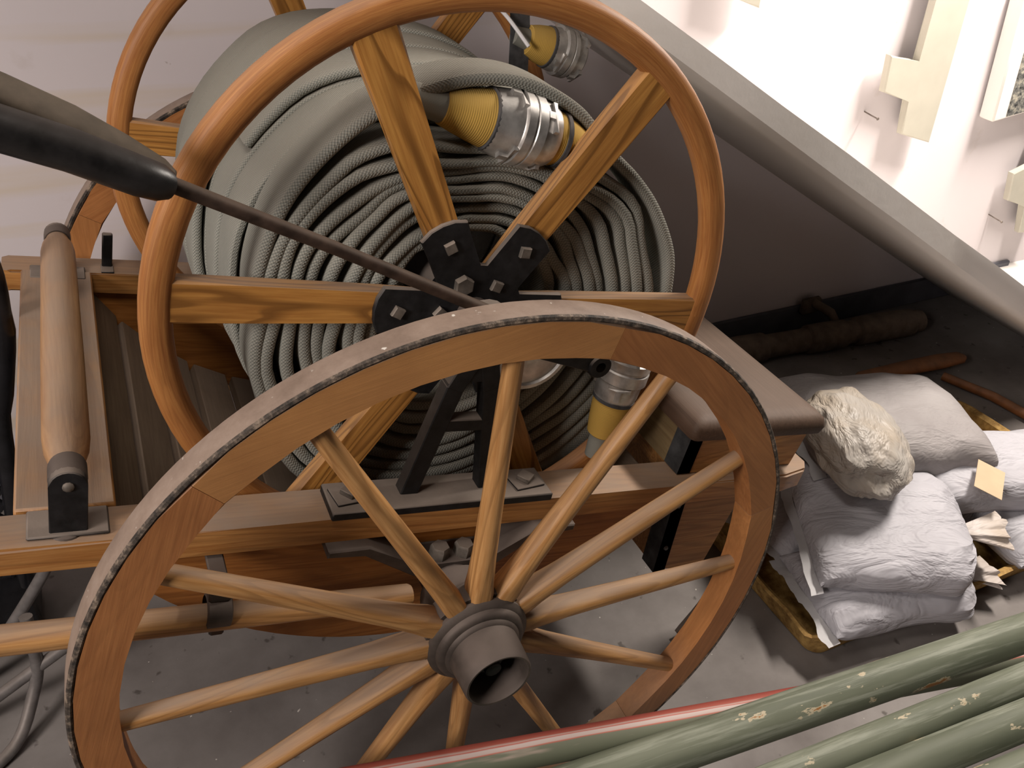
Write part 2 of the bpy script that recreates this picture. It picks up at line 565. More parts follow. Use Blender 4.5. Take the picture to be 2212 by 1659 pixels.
def spoke_bm():
    """x from hub to rim; broad shouldered near the hub, round at the rim"""
    bm = BM()
    rings = []
    n = 16
    for x, a, b, e in ((0.050, 0.0155, 0.020, 5), (0.085, 0.0165, 0.0205, 5), (0.105, 0.016, 0.020, 3.2), (0.15, 0.0155, 0.0185, 2.3),
                       (0.25, 0.0145, 0.0165, 2), (0.36, 0.0135, 0.0145, 2), (0.44, 0.0128, 0.0132, 2), (0.474, 0.0125, 0.0125, 2)):
        ring = []
        for k2 in range(n):
            t = 2 * pi * (k2 + 0.5) / n
            c, s = cos(t), sin(t)
            p = 2.0 / e
            ring.append(bm.verts.new((x, b * math.copysign(abs(c) ** p, c), a * math.copysign(abs(s) ** p, s))))
        rings.append(ring)
    for a, b in zip(rings, rings[1:]):
        for k2 in range(n):
            bm.faces.new((a[k2], a[(k2 + 1) % n], b[(k2 + 1) % n], b[k2]))
    bm.faces.new(rings[0][::-1])
    bm.faces.new(rings[-1])
    return bm


def wheel_hub_bm():
    bm = BM()
    lathe(bm, [(0.0425, -0.010), (0.0425, -0.070), (0.0445, -0.0765), (0.0475, -0.077), (0.0495, -0.073), (0.0505, -0.050), (0.0515, -0.024),
               (0.055, -0.022), (0.057, -0.018), (0.062, -0.017), (0.066, -0.013), (0.0675, -0.008), (0.072, -0.006),
               (0.0765, -0.001), (0.0765, 0.004), (0.0735, 0.005), (0.0735, 0.007), (0.079, 0.008), (0.080, 0.018),
               (0.077, 0.040), (0.066, 0.046), (0.058, 0.060), (0.054, 0.095), (0.047, 0.1), (0.02, 0.1)], 48, 'y', None, False)
    return bm


def make_wheel(y, flip):
    hub = obj('wheel', wheel_hub_bm(), M['hub_iron'], cart, (0, y, 0), (0, 0, pi if flip else 0))
    bm = BM()
    lathe(bm, [(0.0425, -0.012), (0.030, -0.012), (0.030, -0.013), (0.024, -0.014)], 32, 'y')
    mm, _ = axis_mat((0, -0.013, 0), (0, -0.05, 0))
    lathe(bm, [(0.026, 0), (0.026, 0.030), (0.022, 0.034)], 4, 'x', mm @ Matrix.Rotation(0.5, 4, 'X'))
    lathe(bm, [(0.012, 0.03), (0.012, 0.044), (0.009, 0.046)], 12, 'x', mm)
    obj('axle_nut', bm, M['black_iron'], hub)
    bm = BM()
    prof = [(0.5160, 0.0010), (0.5185, -0.0010), (0.5220, 0.0002), (0.5238, 0.0030), (0.5240, 0.021), (0.5235, 0.039), (0.5205, 0.0435), (0.5160, 0.042)]
    n = 144
    rings = [[bm.verts.new((r * cos(2 * pi * i / n), t, r * sin(2 * pi * i / n))) for i in range(n)] for r, t in prof]
    for j in range(len(rings)):
        a, b = rings[j], rings[(j + 1) % len(rings)]
        for i in range(n):
            f = bm.faces.new((a[i], a[(i + 1) % n], b[(i + 1) % n], b[i]))
            f.material_index = 1 if j in (0, 1, 2, 5, 6) else 0
    t = obj('tyre', bm, None, hub, mats=[M['tyre'], M['tyre_edge']])
    return hub


near = make_wheel(0.0, False)
far = make_wheel(YW + 0.042, True)
fel = obj('felloe', felloe_bm(), M['wood_felloe'], near)
spk = obj('spoke', spoke_bm(), M['wood_spoke'], near)
for w in (near, far):
    for i in range(6):
        ang = A0 - radians(15) - radians(60) * i - pi / 2
        if w is near and i == 0:
            fel.rotation_euler = rotY(ang)
            fo = fel
        else:
            fo = dup(fel, w, None, rotY(ang))
        fo.color = ((0.85, 0.12, 0.3, 0.45, 0.2, 0.1)[i], 0, 0, 1)      # each felloe is cut from its own plank
    for i in range(12):
        ang = A0 - radians(30) * i
        if w is near and i == 0:
            spk.rotation_euler, spk.location = rotY(ang), (0, 0.019, 0)
        else:
            dup(spk, w, (0, 0.019, 0), rotY(ang))

# axle and its brackets
bm = BM()
lathe(bm, [(0.019, 0.085), (0.019, YW - 0.04)], 16, 'y')
obj('axle', bm, M['black_iron'], cart)
for ya, s in ((0.115, 1), (YW - 0.07, -1)):
    bm = BM()
    y0, y1 = ya, ya + s * 0.05
    y0, y1 = min(y0, y1), max(y0, y1)
    pl = [(-0.20, 0.090), (-0.14, 0.090), (-0.055, 0.040), (0.060, 0.040), (0.13, 0.090), (0.20, 0.090), (0.20, 0.078),
          (0.135, 0.078), (0.068, 0.022), (0.034, 0.022), (0.034, -0.022), (0.0, -0.038), (-0.034, -0.022), (-0.034, 0.022), (-0.062, 0.022), (-0.145, 0.078), (-0.20, 0.078)]
    prism(bm, pl, y0, y1, 0.002)
    br = obj('axle_bracket', bm, M['hub_iron'], cart)
    bm = BM()
    tube(bm, [(0.04 * cos(radians(a)), ya - s * 0.004, 0.045 * sin(radians(a)) - 0.012) for a in range(0, 360, 15)], 0.006, 8, closed=True)
    obj('clamp_ring', bm, M['hub_iron'], br)
    for xb in (-0.019, 0.021):
        bm = BM()
        mm, _ = axis_mat((xb, ya + s * 0.02, 0.040), (xb, ya + s * 0.02, 0.07))
        hexhead(bm, mm, 0.0155, 0.020)
        obj('hex_nut', bm, M['bolt'], br)

# ---- side rails
RZ0, RZ1 = 0.090, 0.1314
for nm, y0, y1 in (('n', 0.1357, 0.2032), ('f', 0.8801, 0.9476)):
    bm = BM()
    fo = 1 if nm == 'n' else -1
    yo, yi = (y0, y1) if fo == 1 else (y1, y0)
    prof = []
    pts = [(-0.605, 0.012), (-0.59, 0.0), (-0.3, 0), (0.0, 0), (0.35, 0), (0.66, 0), (0.715, 0.012), (0.735, 0.035)]
    secs = []
    for x, ins in pts:
        b = RZ0 + (0.012 if x > 0.72 else 0.003 if x < -0.6 else 0)
        secs.append([(x, yo + fo * ins, b), (x, yi, b), (x, yi, RZ1), (x, yo + fo * ins, RZ1)])
    rings = [[bm.verts.new(p) for p in s] for s in secs]
    for a, b in zip(rings, rings[1:]):
        for i in range(4):
            bm.faces.new((a[i], a[(i + 1) % 4], b[(i + 1) % 4], b[i]))
    bm.faces.new(rings[0][::-1])
    bm.faces.new(rings[-1])
    es = [e for e in bm.edges if len(e.link_faces) == 2 and abs((e.verts[0].co - e.verts[1].co).x) > 0.05]
    bmesh.ops.bevel(bm, geom=es, offset=0.004, segments=2, affect='EDGES')
    obj('side_rail', bm, M['wood_x'], cart)

# cross plank under the roller, standing flush on the rails
bm = BM()
box(bm, (-0.574, 0.2034, 0.098), (-0.460, 0.880, 0.1352), 0.003)
obj('cross_plank', bm, M['wood_y'], cart)

# side boards of the slatted cradle (arc bottom) and the slats
CX, CZ, CR = -0.025, 0.41, 0.565
ang_end = math.degrees(math.asin((RZ0 - CZ) / CR))
arc = arc_pts(CX, CZ, CR, 180 - ang_end, 360 + ang_end, 30)
for y0, y1 in ((0.168, 0.192), (0.892, 0.916)):
    bm = BM()
    prism(bm, arc[::-1], y0, y1, 0.003)
    obj('side_board', bm, M['wood_board'], cart)
slat0 = None
NSL = 12
for i in range(NSL):
    a = radians(180 - ang_end + 5.5 + (180 + 2 * ang_end - 11) * i / (NSL - 1))
    loc = (CX + (CR - 0.014) * cos(a), 0.542, CZ + (CR - 0.014) * sin(a))
    rot = (0, -(a + pi / 2), 0)
    if slat0 is None:
        bm = BM()
        box(bm, (-0.036, -0.349, -0.012), (0.036, 0.349, 0.012), 0.002)
        slat0 = obj('slat', bm, M['wood_slat'], cart, loc, rot)
    else:
        dup(slat0, None, loc, rot)

# toolbox at the tail
bm = BM()
prism(bm, [(0.497, -0.128), (0.612, -0.134), (0.640, 0.094), (0.470, 0.094)], 0.190, 0.905, 0.002)
prism(bm, [(0.424, 0.1316), (0.690, 0.1316), (0.700, 0.215), (0.425, 0.215)], 0.165, 0.920, 0.002)
tb = obj('toolbox', bm, M['wood_x'], cart, smooth=False)
bm = BM()
rings = []
for z, ins in ((0.217, 0.004), (0.217, 0.0), (0.232, -0.003), (0.246, 0.002), (0.253, 0.012), (0.256, 0.03)):
    x0, x1, y0, y1 = 0.405 + ins, 0.708 - ins, 0.145 + ins, 0.940 - ins
    ring = []
    for cx_, cy_, a0 in ((x1 - 0.012, y1 - 0.012, 0), (x0 + 0.012, y1 - 0.012, 90), (x0 + 0.012, y0 + 0.012, 180), (x1 - 0.012, y0 + 0.012, 270)):
        for j in range(4):
            a = radians(a0 + 30 * j)
            ring.append(bm.verts.new((cx_ + 0.012 * cos(a), cy_ + 0.012 * sin(a), z)))
    rings.append(ring)
for a, b in zip(rings, rings[1:]):
    for i in range(16):
        bm.faces.new((a[i], a[(i + 1) % 16], b[(i + 1) % 16], b[i]))
bm.faces.new(rings[0][::-1])
bm.faces.new(rings[-1])
obj('lid', bm, M['wood_box'], tb)
bm = BM()
box(bm, (0.4215, 0.164, 0.1318), (0.4245, 0.918, 0.2145))
obj('end_panel', bm, M['wood_olive'], tb, smooth=False)
for x0, x1, z0, z1, y in ((0.419, 0.447, 0.134, 0.2155, 0.163), (0.488, 0.516, -0.13, 0.092, 0.188)):
    bm = BM()
    sh = 0.027 if z0 < 0 else 0.0
    a = [bm.verts.new(p) for p in ((x0 - sh + (sh if False else 0), y, z1), (x1 - sh, y, z1), (x1, y, z0), (x0, y, z0))]
    bm.faces.new(a)
    b = [bm.verts.new(p) for p in ((x0 - sh, y + 0.04, z1), (x0, y + 0.04, z0))]
    bm.faces.new((a[0], a[3], b[1], b[0]))
    bmesh.ops.solidify(bm, geom=bm.faces[:], thickness=-0.003)
    for zz in (z0 + (z1 - z0) * 0.28, z0 + (z1 - z0) * 0.75):
        if z0 < 0:
            xx = (x0 + x1) / 2 - sh * (zz - z0) / (z1 - z0)
            mm, _ = axis_mat((xx, y, zz), (xx, y - 0.01, zz))
            lathe(bm, [(0.005, 0), (0.004, 0.003), (0.001, 0.004)], 8, 'x', mm)
    obj('corner_iron', bm, M['grey_iron'], tb, smooth=False)
bm = BM()
tube(bm, [(0.56, 0.30, 0.257), (0.56, 0.302, 0.267), (0.565, 0.325, 0.269), (0.57, 0.35, 0.267), (0.57, 0.352, 0.257)], 0.004, 8)
obj('lid_catch', bm, M['black_iron'], tb)

# iron prop foot behind the toolbox, its tip on the floor
bm = BM()
pth = catmull([(0.690, 0.23, 0.085), (0.712, 0.23, -0.02), (0.738, 0.23, -0.12), (0.742, 0.23, -0.20), (0.728, 0.228, -0.29), (0.672, 0.223, -0.372)], 5)
rings = []
N = len(pth)
for i, p in enumerate(pth):
    tt = (pth[min(i + 1, N - 1)] - pth[max(i - 1, 0)]).normalized()
    nn = Vector((tt.z, 0, -tt.x))
    hw = 0.020 if i < N * 0.55 else 0.020 * (1 - 0.8 * (i / (N - 1) - 0.55) / 0.45)
    hn = 0.014 if i < N * 0.6 else 0.014 * (1 - 0.7 * (i / (N - 1) - 0.6) / 0.4)
    rings.append([bm.verts.new(p + Vector((0, sy * hw, 0)) + nn * sn * hn) for sy, sn in ((-1, -1), (1, -1), (1, 1), (-1, 1))])
for a, b in zip(rings, rings[1:]):
    for i in range(4):
        bm.faces.new((a[i], a[(i + 1) % 4], b[(i + 1) % 4], b[i]))
bm.faces.new(rings[0][::-1])
bm.faces.new(rings[-1])
obj('prop_foot', bm, M['black_iron'], cart)

# ---- roller over the cross plank
RX, RZc = -0.515, 0.205
bm = BM()
lathe(bm, [(0.014, 0.160), (0.017, 0.165), (0.0185, 0.178), (0.0195, 0.20), (0.0255, 0.225), (0.0275, 0.25), (0.0278, 0.45), (0.0272, 0.62),
           (0.0268, 0.80), (0.0245, 0.825), (0.0185, 0.845), (0.0175, 0.87), (0.014, 0.885)], 32, 'y')
ro = obj('roller', bm, M['wood_roller'], cart, (RX, 0, RZc))
for y0, y1 in ((0.163, 0.196), (0.852, 0.882)):
    bm = BM()
    lathe(bm, [(0.0205, y0), (0.0215, y0 + 0.004), (0.0215, y1 - 0.004), (0.0205, y1)], 24, 'y')
    obj('ferrule', bm, M['hub_iron'], ro)
for y, s in ((0.158, 1), (0.888, -1)):
    bm = BM()
    yy0, yy1 = sorted((y, y + s * 0.009))
    prism(bm, [(RX - 0.021, 0.1334), (RX + 0.021, 0.1334), (RX + 0.021, 0.205)] + arc_pts(RX, 0.205, 0.021, 0, 180, 10)[1:-1] + [(RX - 0.021, 0.205)], yy0 - 0.004, yy1, 0.0015)
    box(bm, (RX - 0.045, min(y - s * 0.01, y + s * 0.042), 0.1316), (RX + 0.045, max(y - s * 0.01, y + s * 0.042), 0.1365), 0.002)
    br = obj('roller_bracket', bm, M['black_iron'], cart)
    bm = BM()
    mm, _ = axis_mat((RX, y - s * 0.002, 0.205), (RX, y - s * 0.02, 0.205))
    lathe(bm, [(0.0065, 0), (0.0065, 0.004), (0.004, 0.006), (0.0012, 0.0065)], 10, 'x', mm)
    obj('pin', bm, M['bolt'], br)
bm = BM()
lathe(bm, [(0.019, 0.1314), (0.018, 0.1335), (0.012, 0.1355), (0.002, 0.1362)], 20, 'z', Matrix.Translation((-0.518, 0.150 + 0.012, 0)))
obj('round_plug', bm, M['hub_iron'], cart)
bm = BM()
box(bm, (-0.441, 0.905, 0.1314), (-0.423, 0.917, 0.20), 0.002)
box(bm, (-0.443, 0.882, 0.1314), (-0.421, 0.917, 0.135), 0.001)
obj('stake_iron', bm, M['black_iron'], cart)

# ---- A-frame bearing stands
XC, ZC = -0.0162, 0.4109


def bar(bm, p, q, w, y0, y1):
    d = Vector((q[0] - p[0], q[1] - p[1])).normalized()
    nn = Vector((-d.y, d.x)) * w / 2
    prism(bm, [(p[0] + nn.x, p[1] + nn.y), (p[0] - nn.x, p[1] - nn.y), (q[0] - nn.x, q[1] - nn.y), (q[0] + nn.x, q[1] + nn.y)], y0, y1, 0.0015)


for y0, y1, yb in ((0.158, 0.182, 0.130), (0.902, 0.926, 0.882)):
    bm = BM()
    wl = 0.027
    bar(bm, (-0.079, 0.143), (-0.044, 0.330), wl, y0, y1)
    bar(bm, (-0.046, 0.322), (-0.022, 0.385), wl, y0 - 0.0006, y1 + 0.0006)
    bar(bm, (0.046, 0.143), (0.010, 0.330), wl, y0, y1)
    bar(bm, (0.011, 0.322), (-0.008, 0.385), wl, y0 - 0.0006, y1 + 0.0006)
    bar(bm, (-0.060, 0.262), (0.026, 0.262), 0.020, y0 + 0.0006, y1 - 0.0006)
    prism(bm, [(-0.040, 0.335), (0.008, 0.335), (0.022, 0.40)] + arc_pts(XC, ZC, 0.040, 0, 180, 10) + [(-0.054, 0.40)], y0 + 0.001, y1 - 0.001)
    # open eye between the legs above the tie
    st = obj('bearing_stand', bm, M['black_iron'], cart)
    bm = BM()
    box(bm, (-0.198, yb, 0.1316), (0.150, yb + 0.068, 0.146), 0.002)
    obj('base_plate', bm, M['black_iron'], st)
    for xb in (-0.165, 0.115):
        bm = BM()
        mm = Matrix.Translation((xb, yb + 0.036, 0.146)) @ Matrix.Rotation(0.15, 4, 'Z')
        box(bm, (-0.026, -0.02, 0), (0.026, 0.02, 0.004), 0.001, mm)
        wsh = obj('washer_plate', bm, M['black_iron'], st)
        bm = BM()
        mm = Matrix.Translation((xb, yb + 0.036, 0.150)) @ Matrix.Rotation(0.7, 4, 'Z')
        box(bm, (-0.011, -0.011, 0), (0.011, 0.011, 0.008), 0.001, mm)
        obj('square_nut', bm, M['bolt'], st)

# ---- reel
YN, YF, RR = 0.2378, 0.8455, 0.4044
bm = BM()
lathe(bm, [(0.013, 0.15), (0.013, 0.935)], 16, 'y')
lathe(bm, [(0.055, 0.262), (0.055, 0.82)], 24, 'y')
reel = obj('hose_reel', bm, M['black_iron'], cart, (XC, 0, ZC))
nseg = 96
for y in (YN, YF):
    bm = BM()
    uvl = bm.loops.layers.uv.new('UVMap')
    prof = []
    for j in range(16):
        a = 2 * pi * j / 16
        prof.append((0.0195 * math.copysign(abs(cos(a)) ** 0.8, cos(a)), 0.0175 * math.copysign(abs(sin(a)) ** 0.8, sin(a))))
    rings = []
    for i in range(nseg):
        t = 2 * pi * i / nseg
        rings.append([bm.verts.new(((RR + pr) * cos(t), py, (RR + pr) * sin(t))) for pr, py in prof])
    for i in range(nseg):
        for j in range(16):
            f = bm.faces.new((rings[i][j], rings[(i + 1) % nseg][j], rings[(i + 1) % nseg][(j + 1) % 16], rings[i][(j + 1) % 16]))
            uu = (i / nseg * 2.5, (i + 1) / nseg * 2.5)
            vv = (j / 16 * 0.12, (j + 1) / 16 * 0.12)
            for lp, q in zip(f.loops, ((uu[0], vv[0]), (uu[1], vv[0]), (uu[1], vv[1]), (uu[0], vv[1]))):
                lp[uvl].uv = q
    obj('rim', bm, M['wood_rim'], reel, (0, y, 0))
bm = BM()
rings = []
for x, hw in ((0.06, 0.021), (0.13, 0.0225), (0.30, 0.0255), (0.392, 0.029)):
    rings.append([bm.verts.new((x, sy * 0.013, sz * hw)) for sy, sz in ((-1, -1), (1, -1), (1, 1), (-1, 1))])
for a, b in zip(rings, rings[1:]):
    for i in range(4):
        bm.faces.new((a[i], a[(i + 1) % 4], b[(i + 1) % 4], b[i]))
bm.faces.new(rings[0][::-1])
bm.faces.new(rings[-1])
bmesh.ops.bevel(bm, geom=[e for e in bm.edges if abs(e.verts[0].co.x - e.verts[1].co.x) > 0.02], offset=0.004, segments=1, affect='EDGES')
rs = obj('spoke', bm, M['wood_reel'], reel, (0, YN, 0))
for y in (YN, YF):
    for i in range(6):
        r = rotY(radians(60 * i))
        if y == YN and i == 0:
            rs.rotation_euler = r
        else:
            dup(rs, None, (0, y, 0), r)
star = []
for i in range(6):
    a = radians(60 * i)
    d = Vector((cos(a), sin(a)))
    n2 = Vector((-d.y, d.x))
    for r_, h_ in ((0.064, -0.030), (0.133, -0.0335), (0.1405, -0.017), (0.1425, 0.0), (0.1405, 0.017), (0.133, 0.0335), (0.064, 0.030)):
        p = d * r_ + n2 * h_
        star.append((p.x, p.y))
for y0, y1, s in ((YN - 0.0215, YN - 0.0125, -1), (YF + 0.0125, YF + 0.0215, 1)):
    bm = BM()
    prism(bm, star, y0, y1, 0.0015)
    sp_ = obj('hub_plate', bm, M['black_iron'], reel)
    yo = y0 if s < 0 else y1
    for i in range(6):
        for r_, hexa in ((0.110, False), (0.050, i % 2 == 0)):
            a = radians(60 * i)
            bm = BM()
            p = (r_ * cos(a), yo, r_ * sin(a))
            mm, _ = axis_mat(p, (p[0], p[1] + s, p[2]))
            hexhead(bm, mm @ Matrix.Rotation(0.6 * i + r_ * 30, 4, 'X'), 0.0145 if hexa else 0.0105, 0.010 if hexa else 0.007, 6 if hexa else 4)
            obj('bolt', bm, M['bolt'], reel)
bm = BM()
lathe(bm, [(0.024, 0.150), (0.0235, 0.147), (0.020, 0.1455)], 24, 'y')
lathe(bm, [(0.025, 0.150), (0.025, YN - 0.02)], 24, 'y')
obj('axle_end', bm, M['hub_iron'], reel)
# crank arm, its eye end to the lower right
bm = BM()
bar(bm, (0.0, 0.0), (0.182, -0.045), 0.026, 0.147, 0.163)
mm = Matrix.Translation((0.186, 0, -0.046))
lathe(bm, [(0.008, 0.143), (0.017, 0.143), (0.019, 0.146), (0.019, 0.166), (0.017, 0.168), (0.008, 0.168)], 24, 'y', mm, cap=False)
obj('crank_arm', bm, M['black_iron'], reel)

# ------------------------------------------------------------------ the flat hose wound on the reel
hose = thing('fire_hose', 'grey-green canvas fire hose wound flat in many layers on the cart reel', 'hose', (0, 0, 0.524), (0, BETA, 0))


def interp(tab, ang):
    ang = (ang - tab[0][0]) % 360 + tab[0][0]
    t2 = tab + [(tab[0][0] + 360, tab[0][1])]
    for (a0, r0), (a1, r1) in zip(t2, t2[1:]):
        if a0 <= ang <= a1:
            f = (ang - a0) / (a1 - a0)
            f = f * f * (3 - 2 * f)
            return r0 + (r1 - r0) * f
    return tab[0][1]


R_IN = [(-180, 0.100), (-140, 0.135), (-100, 0.185), (-60, 0.160), (-10, 0.125), (45, 0.112), (90, 0.100), (140, 0.095)]
R_OUT = [(-180, 0.286), (-150, 0.316), (-118, 0.368), (-85, 0.364), (-45, 0.358), (-5, 0.352), (25, 0.304), (55, 0.250), (100, 0.224), (140, 0.264)]


def ribbon(bm, uvl, path, hw, y, ths, ynz=0.0, seed=0.0):
    """flattened hose swept along a path in xz: rounded edges, two walls pressed together"""
    prof = [(-1.0, 0.0), (-0.985, 0.55), (-0.93, 0.88), (-0.80, 1.0), (0.0, 0.97), (0.80, 1.0), (0.93, 0.88), (0.985, 0.55),
            (1.0, 0.0), (0.985, -0.55), (0.93, -0.88), (0.80, -1.0), (0.0, -0.97), (-0.80, -1.0), (-0.93, -0.88), (-0.985, -0.55)]
    n = len(prof)
    L = 0.0
    pv = [0.0]
    for a, b in zip(prof, prof[1:] + prof[:1]):
        pv.append(pv[-1] + math.hypot((a[0] - b[0]) * hw, (a[1] - b[1]) * 0.008))
    rings, us = [], []
    N = len(path)
    for i, p in enumerate(path):
        a, b = path[max(i - 1, 0)], path[min(i + 1, N - 1)]
        t = Vector((b[0] - a[0], 0, b[1] - a[1])).normalized()
        nn = Vector((-t.z, 0, t.x))
        if i:
            L += math.hypot(p[0] - path[i - 1][0], p[1] - path[i - 1][1])
        us.append(L)
        yo = y + ynz * noise.noise(Vector((L * 2.2, seed, 3.7)))
        rings.append([bm.verts.new(Vector((p[0], yo + hw * u, p[1])) + nn * v * ths[i]) for u, v in prof])
    for i in range(N - 1):
        for j in range(n):
            f = bm.faces.new((rings[i][j], rings[i][(j + 1) % n], rings[i + 1][(j + 1) % n], rings[i + 1][j]))
            for lp, q in zip(f.loops, ((us[i], pv[j]), (us[i], pv[j + 1]), (us[i + 1], pv[j + 1]), (us[i + 1], pv[j]))):
                lp[uvl].uv = q
    bm.faces.new(rings[0][::-1])
    bm.faces.new(rings[-1])


def coil(y, hw, rin, rout, turns, seed, jit=1.0, per=84):
    bm = BM()
    uvl = bm.loops.layers.uv.new('UVMap')
    path, ths = [], []
    n = int(turns * per)
    for i in range(n + 1):
        T = i / per
        ang = 360.0 * T + seed * 47
        ri, ro = interp(rin, ang), interp(rout, ang)
        f = T / turns
        pitch = (ro - ri) / turns
        r = ri + (ro - ri) * f
        # gentle sideways waves of the slack inner layers
        r += jit * 0.75 * pitch * noise.noise(Vector((cos(radians(ang)) * 1.6, sin(radians(ang)) * 1.6, T * 0.55 + seed * 3.1)))
        r += jit * 0.12 * pitch * noise.noise(Vector((cos(radians(ang)) * 4.5, sin(radians(ang)) * 4.5, T * 0.9 + seed)))
        path.append((XC + r * cos(radians(ang)), ZC + r * sin(radians(ang))))
        ths.append(max(0.0035, min(0.0098, pitch * (0.44 + 0.05 * noise.noise(Vector((T * 1.7, seed, 0)))))))
    ribbon(bm, uvl, path, hw, y, ths, 0.009 * jit, seed)
    return obj('hose_coil', bm, M['hose'], hose)


coil(0.311, 0.042, R_IN, R_OUT, 9, 1.0)
B_OUT = [(-180, 0.322), (-140, 0.343), (-90, 0.372), (-45, 0.365), (0, 0.335), (55, 0.288), (100, 0.284), (140, 0.307)]
B_IN = [(-180, 0.235), (-90, 0.27), (0, 0.235), (90, 0.19)]
for j, (yy, sc) in enumerate(((0.401, 0.950), (0.492, 0.968), (0.583, 0.984), (0.674, 1.0), (0.765, 0.985))):
    coil(yy, 0.0460, B_IN, [(a, r * sc) for a, r in B_OUT], 5, 2.3 + j, 0.22, 72)

# loose outer layer that passes over the coupling and hangs in a flap at the tail side
bm = BM()
uvl = bm.loops.layers.uv.new('UVMap')
LOOSE = [(-0.275, 0.30), (-0.297, 0.41), (-0.272, 0.53), (-0.198, 0.632), (-0.11, 0.688), (-0.04, 0.710), (0.03, 0.709), (0.105, 0.684), (0.165, 0.640), (0.232, 0.600), (0.285, 0.555), (0.335, 0.49), (0.358, 0.42), (0.368, 0.376),
         (0.358, 0.352), (0.335, 0.365), (0.318, 0.34), (0.305, 0.27), (0.285, 0.19), (0.21, 0.105), (0.10, 0.062), (-0.02, 0.048)]
pp = [(v.x, v.y) for v in catmull([(a, b, 0) for a, b in LOOSE], 9)]
ribbon(bm, uvl, pp, 0.042, 0.312, [0.0085] * len(pp), 0.004, 9.0)
obj('hose_coil', bm, M['hose'], hose)
# flap of hose at the lower right, turned so that its flat face shows, ending in the hanging coupling
bm = BM()
uvl = bm.loops.layers.uv.new('UVMap')
upc = catmull([(0.150, 0.300, 0.075), (0.212, 0.290, 0.098), (0.222, 0.288, 0.127), (0.244, 0.287, 0.160), (0.268, 0.282, 0.190), (0.285, 0.270, 0.200)], 5)
loc_ = catmull([(0.120, 0.285, 0.050), (0.205, 0.277, 0.066), (0.246, 0.276, 0.076), (0.287, 0.277, 0.100), (0.325, 0.277, 0.138), (0.342, 0.270, 0.165)], 5)
rows = []
for a, b in zip(upc, loc_):
    row = []
    for j in range(7):
        f = j / 6
        p = a.lerp(b, f)
        row.append(p + Vector((0.3, -1, 0.2)) * 0.010 * sin(pi * f))
    rows.append([bm.verts.new(p) for p in row] + [bm.verts.new(p + Vector((-0.002, 0.016, -0.002))) for p in row[::-1]])
nr = len(rows[0])
for i in range(len(rows) - 1):
    for j in range(nr):
        f = bm.faces.new((rows[i][j], rows[i][(j + 1) % nr], rows[i + 1][(j + 1) % nr], rows[i + 1][j]))
        for lp, (a, b) in zip(f.loops, ((i, j), (i, j + 1), (i + 1, j + 1), (i + 1, j))):
            lp[uvl].uv = (a * 0.009, b * 0.013)
bm.faces.new(rows[0][::-1])
bm.faces.new(rows[-1])
obj('hose_flap', bm, M['hose'], hose)


def uv_lathe(bm, prof, n, mat):
    uvl = bm.loops.layers.uv.verify()
    rings = [[bm.verts.new(mat @ Vector((t, r * cos(2 * pi * i / n), r * sin(2 * pi * i / n)))) for i in range(n)] for r, t in prof]
    for q in range(len(rings) - 1):
        for i in range(n):
            f = bm.faces.new((rings[q][i], rings[q][(i + 1) % n], rings[q + 1][(i + 1) % n], rings[q + 1][i]))
            for lp, (a, b) in zip(f.loops, ((i, q), (i + 1, q), (i + 1, q + 1), (i, q + 1))):
                lp[uvl].uv = (a / n, prof[b][1])
    bm.faces.new(rings[0][::-1])
    bm.faces.new(rings[-1])


